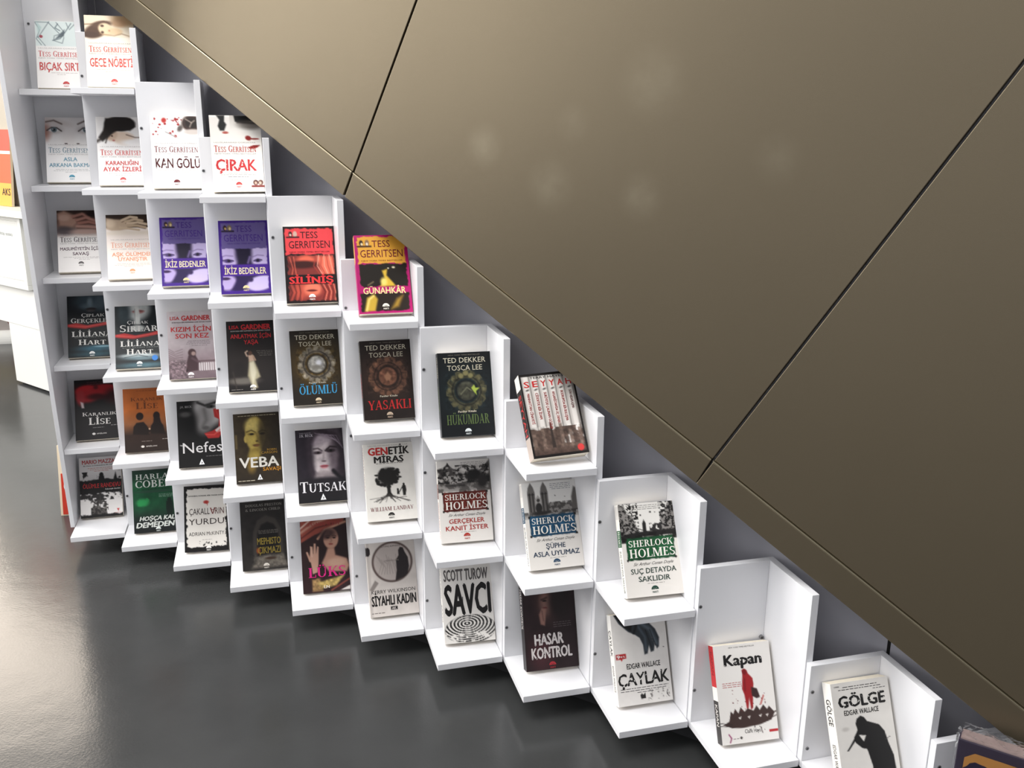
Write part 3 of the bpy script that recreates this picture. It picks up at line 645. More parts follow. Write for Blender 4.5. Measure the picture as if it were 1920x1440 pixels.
def ikiz(sd):
    a = Art('46238c').r(.06, .02, .95, .385, '655790', .01, 1, .02, sd).r(.05, .385, .95, .955, '2c1f4c', .01, 1, .03, sd + 3)
    a.e(.14, .50, .25, .16, 'c6b5e2', .18, 10).e(.86, .48, .27, .17, 'cabbe4', .18, -10).e(.48, .45, .16, .2, '1d1530', .4).e(.12, .84, .2, .11, 'bca9da', .25).e(.80, .86, .30, .10, 'cdbfe8', .2, -12).p([(.36, .76), (.58, .82), (.4, .95), (.2, .95)], '2a1c4a', .04)
    a.l([(.02, .495), (.12, .475), (.26, .485)], .014, '6a5690', .02, .8).l([(.05, .545), (.16, .53), (.27, .55)], .022, '2b1d42', .014).e(.17, .555, .085, .022, '4b3870', .5).e(.18, .55, .03, .016, '1a1228', .4).l([(.66, .50), (.76, .475), (.88, .485)], .013, '6a5690', .02, .8).l([(.68, .555), (.76, .53), (.84, .545)], .022, '2b1d42', .014).e(.76, .553, .06, .022, '4b3870', .5).e(.76, .55, .028, .018, '1a1228', .4).l([(.60, .5), (.56, .58)], .03, '8d7ab0', .03).e(.1, .79, .09, .02, '3a2450', .4).e(.6, .81, .05, .03, '33234f', .5)
    a.r(.05, .02, .95, .385, '655790', .008, 1, .02, sd).r(0, .60, 1, .755, '4b2593', .005).edge('3f1f82', .045, .03, sd + 7).e(.13, .1, .035, .035, '2b1a20', .3).e(.22, .1, .045, .04, '7a6a52', .25).e(.23, .11, .022, .022, 'd8c18a', .3).e(.14, .11, .018, .018, 'c9a86a', .3).l([(.07, .145), (.3, .145)], .03, '201428', .01)
    a.T('TESS', .5, .11, .33, .09, '44297e', 'n').T('GERRITSEN', .49, .235, .78, .10, '4a2f86', 'n').T('NEW YORK TIMES BESTSELLER', .5, .315, .66, .018, '4a2f86', 'n').T('İKİZ BEDENLER', .5, .685, .84, .092, 'efe0bd', 'b').dome(.5, .925, .066, 'ecdba4', '6a5a3a')
    a.spine = '46238c'; return a
BK['ikiz1'] = ikiz(11); BK['ikiz2'] = ikiz(31)

a = BK['silinis'] = Art('1a0f10').r(.03, .03, .97, .365, 'dd4247', .008, 1, .03, 4).r(.06, .385, .96, .965, '7a2f2a', .01, 1, .03, 6)
a.e(.42, .45, .18, .07, 'e2674e', .5).e(.35, .5, .3, .05, '3a1513', .4).p([(.62, .39), (.96, .39), (.96, .64), (.72, .64)], 'dd6a52', .05)
for k in range(7): a.l([(.62 + .05 * k, .38), (.56 + .07 * k, .52), (.7 + .05 * k, .66)], .014, ('f0a58e' if k % 2 else 'a23a30'), .012)
for k in range(4): a.l([(.06 + .04 * k, .4), (.14 + .02 * k, .55), (.07 + .05 * k, .66)], .014, ('d9664f' if k % 2 else '6a221d'), .012)
a.e(.3, .84, .16, .1, 'b04a3a', .5).e(.52, .82, .18, .09, 'e0765c', .4).e(.5, .84, .1, .014, '5c1a18', .4).e(.84, .86, .14, .12, '8a2f28', .5)
for k in range(6): a.l([(.68 + .05 * k, .76), (.76 + .04 * k, .86), (.7 + .05 * k, .97)], .013, ('e88a70' if k % 2 else '4e1613'), .012); a.l([(.06 + .05 * k, .76), (.12 + .04 * k, .86), (.05 + .05 * k, .96)], .012, ('c4503f' if k % 2 else '3e1110'), .012)
a.r(0, .63, 1, .755, '140b0c', .006).edge('140b0c', .03, .025, 8).e(.14, .1, .035, .035, '2b1416', .3).e(.23, .1, .04, .04, 'c9a99a', .25).e(.14, .11, .018, .018, 'e0c0ae', .3).l([(.07, .14), (.3, .14)], .03, '2a1214', .01)
a.T('TESS', .5, .11, .34, .09, '3d1217', 'n').T('GERRITSEN', .5, .235, .80, .10, '3d1217', 'n').T('NEW YORK TIMES BESTSELLER', .5, .335, .78, .018, '4d1519', 'n').T('SİLİNİŞ', .5, .70, .86, .09, 'd63436', 'x', .02).dome(.5, .925, .066, 'f2ebe6', '333333'); a.spine = '1a0f10'

a = BK['gunahkar'] = Art('b01568').r(.06, .015, .95, .365, 'dfa23c', .008, 1, .03, 4).r(.06, .375, .95, .66, '1d1711', .01, 1, .03, 6, 12).r(.05, .745, .95, .97, '241a12', .01, 1, .03, 9, 12)
a.p([(.48, .46), (.58, .44), (.56, .52), (.68, .62), (.72, .66), (.42, .66), (.52, .56)], 'd9b23c', .025).e(.5, .60, .06, .05, 'f0d873', .6).p([(.1, .97), (.16, .80), (.3, .755), (.36, .82), (.3, .97)], 'c9a53a', .03).l([(.14, .96), (.2, .82), (.28, .78)], .03, 'f0dd86', .03).p([(.6, .95), (.72, .82), (.84, .78), (.74, .92)], 'a88430', .05).e(.7, .42, .03, .012, 'd9cfae', .5).e(.6, .43, .015, .008, 'e9dfc0', .4).l([(.2, .64), (.3, .6)], .02, '8a7a5a', .02)
a.edge('b01568', .03, .03, 12).e(.13, .1, .035, .035, '2b1a10', .3).e(.24, .1, .04, .04, '8a6a52', .25).e(.14, .115, .018, .018, 'e9d8b0', .3).e(.24, .115, .02, .02, 'e9d8c0', .3).l([(.06, .145), (.31, .145)], .03, '30180f', .01)
a.T('TESS', .5, .11, .34, .09, '6d1426', 'n').T('GERRITSEN', .5, .235, .80, .10, '6d1426', 'n').T('NEW YORK TIMES BESTSELLER', .5, .33, .78, .018, '7a3a1a', 'n').T('GÜNAHKÂR', .5, .71, .80, .085, 'f3dc9d', 'b').dome(.5, .915, .066, 'f4ecdc', '443322'); a.spine = 'd9a050'; a.spine2 = [(.35, 1, 'b01568')]

def hart(a, ycr, words):
    a.n(.12, 6, 2); a.p([(0, ycr), (.2, ycr - .02), (.45, ycr + .02), (.75, ycr - .01), (1, ycr - .05), (1, ycr + .01), (.7, ycr + .05), (.4, ycr + .075), (.15, ycr + .055), (0, ycr + .04)], 'b52a2a', .012).l([(.05, ycr + .015), (.4, ycr + .045), (.9, ycr)], .02, 'd8524c', .02)
    a.l([(.05, ycr + .05), (.4, ycr + .078), (.8, ycr + .03)], .012, '7a1818', .015)
    for wd, x, y, w, h in words: a.T(wd, x, y, w, h, 'e3e1dc', 's')
    a.T('ÇOK SATAN YAZAR', .55, ycr + .215, .8, .014, '8f9490', 'n'); return a
a = BK['ciplakg'] = Art('15181b').e(.55, .08, .4, .16, '3c4a52', .6).e(.78, .1, .16, .14, '55646c', .7).e(.52, .17, .2, .05, '56656d', .6).e(.52, .1, .06, .07, '7a8a92', .7).e(.54, .215, .12, .022, '2a2426', .4).e(.54, .245, .09, .018, '4b4446', .5).g('15181b', '15181b', .30, .36).e(.65, .86, .45, .05, '2f5666', .7).e(.8, .83, .2, .015, '7fa6b4', .6).e(.6, .95, .5, .04, '2c4a54', .8)
hart(a, .46, [('Çıplak', .58, .315, .52, .058), ('Gerçekler', .54, .40, .92, .078), ('Lİlİana', .55, .62, .92, .085), ('Hart', .55, .755, .62, .085)]).dome(.54, .945, .066, 'f0f0ee', '33434a')
a = BK['ciplaks'] = Art('1a1f22').e(.48, .04, .3, .2, 'b7bab8', .35).e(.2, .1, .14, .2, '3a4448', .6).e(.52, .095, .13, .03, 'a06a66', .35).e(.52, .085, .12, .008, '6a3f40', .5).p([(.44, .0), (.52, .0), (.55, .14), (.56, .3), (.42, .3), (.43, .14)], 'cfd0cc', .02).l([(.44, .05), (.44, .3)], .01, '777a78', .01).e(.49, .36, .16, .05, 'c9cac6', .4).e(.52, .8, .42, .035, 'c9d2d2', .6).e(.6, .84, .4, .03, '6d8288', .7).l([(.2, .82), (.5, .79), (.7, .82)], .012, '20282c', .012).e(.6, .95, .5, .04, '4a6a74', .8)
hart(a, .455, [('Çıplak', .5, .265, .46, .055), ('Sırlar', .53, .36, .84, .11), ('Lİlİana', .54, .605, .86, .085), ('Hart', .53, .735, .58, .085)]).dome(.52, .93, .066, 'eef0ee', '33434a')

a = BK['kizim'] = Art('c4b9bb').g('cfc6c7', 'b9adb0', 0, .5).g('b9adb0', '8d7b80', .5, .75).g('8a777c', '6f5f64', .75, 1).n(.06, 10, 2)
a.T('LISA', .16, .10, .20, .052, 'c33b3c', 'b').T('GARDNER', .61, .10, .62, .074, 'c33b3c', 'x').T('DÜNYADA BİR NUMARALI ÇOK SATAN YAZAR', .52, .165, .84, .018, '4a3f42', 'b').T('KIZIM İÇİN', .5, .265, .86, .072, 'c33b3c', 'b', .02).T('SON KEZ', .52, .365, .72, .072, 'c33b3c', 'b', .02)
for k in range(3): a.dash(.42 - .02 * k, .9, .44 + .022 * k, .006, '7c7174', k + 2)
a.dash(.5, .85, .51, .006, '7c7174', 8)
for k in range(12): a.l([(.0, .55 + .03 * k), (.12 + .02 * (k % 3), .60 + .03 * k), (.3, .56 + .04 * k)], .008, '5b4c50', .012, .7)
a.e(.5, .62, .085, .06, '4a3638', .2).p([(.42, .66), (.56, .64), (.63, .74), (.62, .88), (.36, .9), (.38, .76)], '463438', .02).e(.53, .63, .045, .03, 'a78c86', .4).l([(.5, .7), (.66, .77)], .05, '59444a', .02)
a.r(.62, .735, 1, .755, '6a585c', .006)
for k in range(8): a.r(.64 + .048 * k, .77, .668 + .048 * k, .885, 'd9d2d2', .006)
a.n(.5, 26, 5, .0, .72, .4, 1).dome(.46, .945, .068, 'efebea', '5a4d50'); a.spine = '8d7b80'

a = BK['anlat'] = Art('171414').e(.45, .6, .6, .3, '2b2523', .8).e(.3, .85, .3, .05, '6b655e', .6).e(.24, .68, .12, .1, '241f1e', .5)
a.p([(.44, .57), (.54, .56), (.62, .70), (.66, .80), (.56, .84), (.6, .95), (.5, .98), (.44, .84), (.40, .78), (.42, .68)], 'b3aa8c', .03).p([(.45, .6), (.53, .58), (.58, .74), (.5, .92), (.46, .78)], 'd9d2b8', .03).p([(.42, .49), (.52, .48), (.55, .57), (.44, .58)], 'c6a892', .02).e(.47, .46, .04, .03, '5a4034', .3).l([(.40, .5), (.37, .45), (.41, .43)], .03, 'c9ad98', .015).l([(.53, .5), (.57, .56)], .03, 'b9987f', .015)
a.l([(.1, .72), (.16, .95)], .02, '3a332f', .02)
a.T('LISA', .16, .085, .20, .052, 'b52a2e', 'b').T('GARDNER', .61, .085, .62, .074, 'b52a2e', 'x').T('DÜNYADA BİR NUMARALI ÇOK SATAN YAZAR', .5, .142, .82, .016, 'cfcac6', 'n').T('ANLATMAK İÇİN', .5, .215, .84, .062, 'b52a2e', 'b').T('YAŞA', .5, .30, .3, .062, 'b52a2e', 'b')
for k in range(4): a.dash(.6 + .02 * k, .93, .43 + .022 * k, .006, '6e6862', k + 2)
a.dash(.05, .3, .965, .006, '8a847e', 2).dome(.5, .945, .066, 'efece8', '2b2523')

def medal(bg, glow, ring, ring2, mid, title, tcol, y, sd, tw):
    a = Art(bg).n(.15, 9, sd).e(.51, .46, .44, .27, glow, .9, 0, .6)
    R = random.Random(sd)
    for k in range(16):
        t = 6.2832 * k / 16; a.e(.51 + .32 * math.cos(t), .46 + .32 * math.sin(t) / ASP, .055, .04, ring if k % 2 else ring2, .4)
    n = 26; pts = [(.51 + .27 * math.cos(6.2832 * k / n), .46 + .27 * math.sin(6.2832 * k / n) / ASP) for k in range(n + 1)]
    a.l(pts, .07, ring, .02).l(pts, .02, bg, .015, .8)
    a.n(.55, 20, sd + 9, .1, .25, .92, .68)
    for k in range(10):
        t = 6.2832 * (k + .5) / 10; a.l([(.51 + .29 * math.cos(t), .46 + .29 * math.sin(t) / ASP), (.51 + .38 * math.cos(t + .12), .46 + .38 * math.sin(t + .12) / ASP), (.51 + .37 * math.cos(t + .3), .46 + .37 * math.sin(t + .3) / ASP)], .02, ring2, .012)
    pts = [(.51 + .19 * math.cos(6.2832 * k / n), .46 + .19 * math.sin(6.2832 * k / n) / ASP) for k in range(n + 1)]
    a.l(pts, .03, bg, .012).e(.51, .46, .175, .115, mid, .15).n(.5, 16, sd + 5, .34, .36, .68, .56)
    a.T('TED DEKKER', .5, .09, .80, .064, 'cfc8b2', 'n').T('TOSCA LEE', .5, .182, .66, .064, 'c6bea8', 'n').T('NEW YORK TIMES BESTSELLER', .5, .03, .6, .013, '7d776a', 'n').T('Faniler Kitabı', .5, .705, .34, .024, 'c9c0ac', 'b')
    a.T(title, .51, y, tw, .115, tcol, 's').dome(.5, .945, .062, 'd9c6a6' if sd < 3 else ('c9b29a' if sd < 6 else 'd6dcdc'), bg)
    a.SP('TED DEKKER', .04, .30, .45, 'b9b3a2').SP(title, .40, .7, .45, tcol); return a
BK['olumlu'] = medal('231d17', '8a6a26', '6a6256', '8f8674', 'a9a69e', 'ÖLÜMLÜ', '3f9bcb', .80, 2, .76)
BK['olumlu'].e(.55, .44, .06, .04, 'f2f2f6', .6).e(.49, .5, .1, .03, '8f8a80', .6)
BK['yasakli'] = medal('201815', '5a3e30', '5f4234', '75523f', '7c5340', 'YASAKLI', 'bb2c2b', .815, 5, .84)
BK['yasakli'].p([(.51, .40), (.58, .46), (.54, .52), (.51, .5), (.48, .52), (.44, .46)], 'a87a5e', .02)
BK['hukumdar'] = medal('101315', '203234', '3f3d2c', '56523a', '3a3a30', 'HÜKÜMDAR', '55663c', .80, 7, .80)
BK['hukumdar'].l([(.4, .5), (.52, .42), (.6, .46)], .015, '7a7a62', .015).p([(.60, .43), (.66, .39), (.68, .43), (.76, .43), (.69, .47), (.7, .52), (.64, .47)], '9fb04a', .01)
for k, (bx, by) in enumerate([(.42, .28), (.51, .25), (.6, .28)]): BK['hukumdar'].e(bx, by, .05, .03, '7a744e', .4)

a = BK['seyyah'] = Art('ded8d2')
for k in range(6):
    x0, x1 = .04 + .153 * k, .04 + .153 * (k + 1); a.r(x0, .03, x1, .97, 'e6e0da', .01); a.r(x1 - .03, .03, x1, .97, '55504c', .02, .75); a.r(x0, .03, x0 + .03, .97, 'b9b2ac', .02, .7)
a.n(.9, 7, 3, .03, .66, .97, .97, '4c3a32', .46, .06).g('6d5a50', '4a3a34', .86, .97, .04, .96)
for k, hh in enumerate([.72, .78, .66, .74, .70, .80, .62, .76, .71, .77, .69]): a.r(.05 + .083 * k, hh, .11 + .083 * k, .9, '5c4a42' if k % 2 else '7b675c', .012, .85)
a.n(.35, 22, 9, .04, .64, .96, .97).p([(.39, .6), (.42, .6), (.44, .9), (.37, .9)], '3a302c', .01)
a.r(-.1, -.1, .04, 1.1, '1b1716').r(.96, -.1, 1.1, 1.1, '1b1716').r(-.1, -.1, 1.1, .03, '1b1716').r(-.1, .97, 1.1, 1.1, '1b1716')
a.e(.87, .925, .06, .04, 'd7413f', .1).T('TERRY HAYES', .5, .05, .62, .028, '4b4644', 'b')
for k, ch in enumerate('SEYYAH'): a.T(ch, .115 + .153 * k, .125, .10, .075, 'c5302f', 'b'); a.e(.115 + .153 * k, .195, .035, .01, '55504e', .5, -20)
VT = ['MANHATTAN CİNAYETİ', "CİDDE'DE BİR İDAM", "SURİYE'DE ÇALINAN GÖZLER", "AFGANİSTAN'DA ÜÇ DENEK", "BODRUM'DA BİR BULUŞMA", 'SON HESAPLAŞMA']
a.spine = '17120f'; a.spine2 = [(.0, .17, 'e8e2dc'), (.74, 1, 'b9aaa0')]; a.SP('SEYYAH', .22, .72, .55, 'c5302f')
a.vert = [(VT[k], .115 + .153 * k, .235, [.60, .55, .68, .62, .60, .46][k], 'b8403c' if k < 5 else '7a3a36') for k in range(6)]

a = BK['lise'] = Art('141113').e(.5, .2, .62, .13, '5c1318', .5).e(.30, .19, .27, .10, 'c0262c', .2).e(.70, .18, .32, .09, 'ad2026', .22).e(.30, .28, .22, .10, 'b0242a', .4).e(.14, .30, .1, .12, 'b0353a', .5).e(.5, .29, .2, .05, '4a1014', .6).e(.9, .3, .2, .12, '3a0f13', .7).p([(.13, .36), (.2, .38), (.22, .47), (.16, .47)], 'e0cfd0', .02).e(.5, .135, .05, .03, '5c1318', .6)
a.T('DARK HIGH', .55, .045, .5, .022, '5a3a3c', 'n').dash(.3, .85, .075, .008, '5a3a3c', 3).T('Karanlık', .56, .575, .78, .06, 'e8e4e0', 's').T('Lİse', .56, .695, .5, .115, 'e8e4e0', 's').dash(.4, .66, .80, .007, '8a8686', 2).dash(.82, .98, .775, .008, 'a09c9c', 3).e(.42, .905, .04, .016, 'e8e4e0', .15).T('EPSİLON', .6, .905, .22, .018, 'd6d2ce', 'b')
a = BK['liseo'] = Art('b2602c').g('a95a28', 'c0692f', 0, .32).g('c0692f', '8e5a38', .32, .56).g('8e5a38', '3a2a22', .56, .72).g('33251f', '2b211d', .72, 1).n(.06, 7, 3)
for x, s in ((.36, 1), (.74, .9)):
    a.e(x, .44, .085 * s, .06, '241a17', .12).p([(x - .17 * s, .72), (x - .15 * s, .6), (x - .08 * s, .54), (x + .08 * s, .53), (x + .16 * s, .6), (x + .2 * s, .74)], '231a17', .015)
a.p([(.68, .42), (.8, .42), (.84, .56), (.66, .56)], '261b18', .015).l([(.5, .62), (.56, .68), (.62, .66)], .05, '231a17', .02).e(.57, .645, .02, .015, 'c9a68a', .4)
a.dash(.3, .75, .035, .01, '8a4a24', 3).T('Karanlık', .53, .17, .72, .055, '6f3d22', 's').T('Lİse', .53, .275, .5, .10, '6f3d22', 's').dash(.38, .62, .83, .007, '8d8078', 2).dash(.85, .99, .81, .008, 'b0a69e', 3).e(.4, .915, .04, .016, 'e8e0d8', .15).T('EPSİLON', .6, .915, .24, .018, 'd6ccc4', 'b')

a = BK['nefes'] = Art('141313').e(.70, .16, .36, .24, 'b3b0af', .3).e(.58, .3, .2, .2, '8f8c8b', .5).e(.2, .3, .22, .2, '100f0f', .5).l([(.46, .03), (.62, .08), (.86, .04)], .05, '2b2929', .03).e(.74, .10, .1, .028, '3a3838', .4).e(.76, .10, .025, .017, '0c0c0c', .3).l([(.6, .14), (.64, .3), (.55, .4)], .06, '6d6a69', .06).e(.62, .42, .08, .03, '5b5857', .5).e(.18, .2, .12, .04, '4a4847', .6)
a.p([(.80, .14), (.96, .12), (1, .16), (1, .48), (.9, .58), (.66, .58), (.58, .5), (.76, .47), (.9, .42), (.92, .3), (.82, .26)], 'b3302e', .015).p([(.82, .46), (.94, .40), (.95, .48), (.86, .5)], 'd8cfcc', .01).l([(.62, .52), (.8, .53), (.93, .46)], .02, 'df5a52', .02).l([(.86, .16), (.9, .24), (.97, .34)], .02, 'd04a44', .02)
a.T('J.K. BECK', .2, .085, .26, .032, 'a5a2a1', 'n').T('Nefes', .53, .70, .86, .165, 'dedbda', 'n').l([(.05, .66), (.2, .68)], .02, 'c9c7c6', .01).dash(.6, .95, .84, .008, '6a6867', 3).tri(.5, .925, .06, 'eeeeee', '141313')
a = BK['veba'] = Art('3a3022').e(.9, .4, .5, .5, '2d261c', .7).e(.44, .54, .13, .12, '9c8640', .4).e(.45, .30, .215, .25, 'b7a052', .12).e(.40, .18, .16, .10, 'cdb86c', .5).e(.64, .34, .13, .28, '3a301e', .6, 0, .9).e(.24, .37, .035, .05, 'b39c52', .25)
a.l([(.27, .265), (.37, .245), (.45, .275)], .026, '4a3c1e', .02, .9).l([(.53, .275), (.60, .25), (.68, .27)], .024, '2b2415', .02, .9).e(.37, .30, .075, .018, '6e5c2c', .5).e(.375, .30, .04, .014, '1c170e', .35).e(.60, .30, .06, .016, '1f190f', .5).l([(.47, .29), (.51, .385), (.46, .40)], .026, '6e5d30', .03, .8).e(.48, .405, .03, .01, '4a3a1c', .5).e(.46, .46, .075, .014, '5c3a22', .35).e(.46, .475, .06, .012, '7d5a34', .5).e(.44, .53, .1, .03, '8f7a3a', .5)
a.e(.38, .62, .1, .07, 'b29a4a', .6).g('3a3022', '2a231b', .68, 1).e(.34, .75, .09, .1, 'a5843c', .6, 0, .7).r(.02, .3, .06, .5, '6a5a3a', .02).n(.12, 14, 6)
a.dash(.1, .9, .03, .01, 'a59a80', 3).T('ROBIN', .78, .535, .2, .03, 'b58a2c', 'n').T('CARSON', .72, .575, .34, .035, 'b58a2c', 'n').T('VEBA', .5, .70, .84, .15, 'e6e2d8', 'b').T('SAVAŞI', .76, .81, .38, .05, 'c7882b', 'b').dash(.04, .4, .955, .01, 'b9b09c', 5).tri(.5, .92, .055, 'eeeeee', '2a231b')
a = BK['tutsak'] = Art('211d23').e(.6, .16, .34, .2, '5b5058', .5)
a.e(.58, .36, .30, .29, 'd6cacb', .14, 8).e(.80, .36, .14, .32, '5d5058', .6, 0, .85).e(.44, .16, .3, .07, 'a596a0', .5, -8, .7)
a.l([(.36, .27), (.45, .265), (.53, .30)], .03, '33282d', .02, .8).l([(.60, .30), (.70, .25), (.84, .26)], .036, '2b2226', .018).e(.44, .325, .09, .022, '4a3c42', .5).e(.71, .305, .10, .026, '33282d', .4).e(.715, .305, .028, .018, '0e0b0c', .3).e(.45, .325, .024, .014, '1a1416', .4)
a.l([(.57, .29), (.55, .42), (.52, .435)], .03, 'a89a9c', .03, .8).e(.56, .445, .05, .012, '7d6c70', .5).e(.56, .51, .085, .016, 'b55c66', .35).e(.56, .53, .07, .015, 'd08a90', .4).e(.56, .52, .08, .004, '6a3038', .5).e(.56, .60, .12, .03, 'b9abad', .6)
a.e(.14, .4, .2, .4, '262028', .5).l([(.40, .04), (.26, .2), (.28, .5), (.34, .68)], .10, '3a3038', .06).l([(.5, .02), (.8, .1), (.94, .34), (.92, .6)], .13, '31282f', .07)
for k in range(5): a.l([(.40 + .08 * k, .05 + .01 * k), (.6 + .06 * k, .10), (.84 + .03 * k, .16 + .03 * k)], .012, 'a293a0', .015, .7)
a.p([(.38, .60), (.66, .60), (.9, .68), (.9, .74), (.3, .74)], '9c9092', .05).g('211d23', '161417', .70, 1).e(.5, .705, .7, .04, '211d23', .8).l([(.74, .58), (.84, .66), (.96, .72)], .07, '17141a', .03).n(.12, 14, 4)
a.T('WHEN PLEASURE', .2, .045, .24, .016, '9a949a', 'n').T('J.K. BECK', .22, .08, .28, .036, 'c9c3c9', 's').T('Tutsak', .51, .785, .94, .145, 'ece9ec', 's').tri(.5, .93, .058, 'eeeeee', '17141a')

a = BK['genetik'] = Art('e7e3db').n(.03, 6, 2)
a.T('GEN', .29, .095, .40, .10, 'c0312f', 'x').T('ETİK', .71, .095, .42, .10, '26221f', 'x').T('MİRAS', .5, .205, .60, .085, '26221f', 'x').dash(.24, .78, .255, .008, '7a7570', 3).T('ULUSLARARASI ÇOKSATAR', .5, .025, .8, .016, 'a39e96', 'n')
R = random.Random(4)
for _ in range(70):
    t, q = R.uniform(0, 6.283), R.uniform(0, 1) ** .5; a.e(.46 + .25 * q * math.cos(t), .44 + .135 * q * math.sin(t), R.uniform(.02, .05), R.uniform(.012, .028), '1f1d1b', .3)
a.e(.46, .43, .2, .11, '1f1d1b', .25).p([(.43, .5), (.49, .5), (.5, .64), (.55, .69), (.38, .69), (.43, .64)], '1f1d1b', .01)
for _ in range(26):
    x = R.uniform(.05, .9); a.l([(.46, .66), (.46 + (x - .46) * .5, .69 + R.uniform(0, .03)), (x, .70 + R.uniform(0, .07))], .008, '3a3633', .01, .85)
a.e(.64, .605, .018, .014, '1f1d1b', .2).p([(.625, .615), (.66, .615), (.67, .67), (.62, .67)], '1f1d1b', .008).e(.765, .545, .022, .018, '1f1d1b', .2).p([(.73, .56), (.80, .56), (.81, .62), (.79, .69), (.74, .69)], '1f1d1b', .008).l([(.73, .58), (.67, .64)], .018, '1f1d1b', .008)
a.T('WILLIAM LANDAY', .5, .845, .86, .05, '7a4a4a', 's').dome(.48, .935, .066, '2b2725'); a.spine = 'ece8e0'; a.SP('GENETİK MİRAS', .03, .6, .45, '8a3a36')

def holmes(col, colS, l1, l2, w1, w2, tcol, ty, sd):
    a = Art('e6e1da')
    a.T('Sherlock', .51, ty - .052, .78, .072, 'f3efe6', 's') if 0 else a.T('SHERLOCK', .51, ty - .052, .78, .070, 'f3efe6', 's')
    a.T('HOLMES', .52, ty + .052, .80, .092, 'f3efe6', 's').T('Sir Arthur Conan Doyle', .52, ty + .165, .70, .034, '4a4644', 'i', slant=.5)
    a.T(l1, .51, ty + .24, w1, .058, tcol, 'b', .03, rc='e6e1da').T(l2, .51, ty + .325, w2, .058, tcol, 'b', .03, rc='e6e1da').dash(.38, .68, ty + .375, .006, 'a09b95', 3).dome(.5, .93, .066, colS)
    a.spine = 'ece8e1'; a.spine2 = [(.02, .16, 'd9d5cf'), (.28, .46, col)]; a.SP('Holmes', .29, .45, .5, 'e8e4dc', 's').SP(l1 + ' ' + l2, .5, .95, .4, tcol); a.e(-.0, .1, .0001, .0001, '000000'); return a
def plaque(a, col, col2, ty):
    a.r(.08, ty - .115, .93, ty + .125, col, .006, 1, .012, 3, 20).r(.11, ty - .1, .9, ty + .11, col2, .02, .8).n(.35, 9, 5, .08, ty - .12, .93, ty + .13)
    for x, y in ((.08, -.1), (.93, -.1), (.08, .12), (.93, .12)): a.e(x, ty + y, .02, .014, '1a1614', .2)
a = BK['sh1'] = holmes('6d2a20', 'b23a30', 'GERÇEKLER', 'KANIT İSTER', .68, .82, 'a8342c', .50, 2)
a.g('d8d4cf', 'cfcac4', 0, .2).p([(0, .1), (.12, .08), (.2, .04), (.3, .1), (.42, .12), (.55, .2), (.62, .16), (.74, .18), (1, .02), (1, .36), (0, .36)], '4a4644', .012).n(.9, 16, 3, 0, .08, 1, .34, 'b5b0ab', .54, .05).n(.9, 22, 8, 0, .06, 1, .36, '171514', .56, .05).e(.7, .19, .16, .07, '1d1b1a', .35).g('8d8884', 'aaa5a0', .29, .38).n(.8, 14, 4, 0, .28, 1, .39, '4f4b48', .5, .08).l([(.15, .3), (.5, .31)], .03, '2a2726', .03).p([(.16, .07), (.2, .02), (.24, .07)], '2a2726', .008).e(.86, .27, .1, .08, '262322', .4)
for k in range(4): a.dash(.45, .92, .03 + .018 * k, .005, '7a7570', k + 3)
plaque(a, '4a1a14', '7a2c20', .50)
a = BK['sh2'] = holmes('1f4a66', '2c4a66', 'ŞÜPHE', 'ASLA UYUMAZ', .36, .86, '2e3f55', .50, 3)
a.g('e4e2de', 'e2dfda', 0, .42)
for x in (.16, .40): a.p([(x - .07, .38), (x - .07, .12), (x - .05, .06), (x, .0), (x + .05, .06), (x + .07, .12), (x + .07, .38)], '6b6764', .01); a.r(x - .04, .12, x - .02, .34, '1f1d1c', .006, .8); a.r(x + .02, .12, x + .04, .34, '1f1d1c', .006, .8); a.l([(x - .06, .14), (x + .06, .14)], .012, '262423', .008)
a.p([(.22, .38), (.22, .2), (.28, .15), (.34, .2), (.34, .38)], 'aca8a4', .01).e(.28, .30, .06, .06, '2a2827', .15).e(.28, .21, .03, .02, '3a3836', .2).p([(.46, .38), (.46, .25), (.6, .24), (.86, .28), (.95, .32), (.95, .38)], '8b8783', .012).n(.8, 24, 6, .44, .24, .96, .4, '3c3937', .5, .06).p([(.9, .2), (.96, .08), (1, .1), (1, .36), (.9, .36)], '5f5b58', .02).g('8f8b87', 'c9c5c0', .37, .42).n(.7, 15, 4, 0, .34, 1, .42, '2f2c2b', .55, .08).e(.6, .17, .012, .006, '2a2827', .4).e(.78, .19, .01, .006, '2a2827', .4).e(.3, .36, .16, .025, '2b2928', .5)
for k in range(4): a.dash(.52 + .03 * (k == 3), .9, .03 + .02 * k, .005, '6a7078', k + 3)
plaque(a, '163a52', '24587a', .50)
a = BK['sh3'] = holmes('1e5a36', '2a4a3e', 'SUÇ DETAYDA', 'SAKLIDIR', .80, .56, '3a4a42', .485, 4)
a.r(0, 0, 1, .32, 'e8e5df')
a.p([(-.1, .01), (.1, .01), (.14, .1), (.24, .14), (.28, .22), (.34, .34), (-.1, .40)], '8a8682', .012).p([(.9, 0), (1.1, 0), (1.1, .36), (.74, .34), (.72, .14), (.76, .1), (.8, .14), (.86, .04)], '8a8682', .012).n(1, 34, 5, 0, .0, .34, .38, '1a1817', .52, .04).n(1, 34, 9, .72, .0, 1, .36, '1a1817', .52, .04)
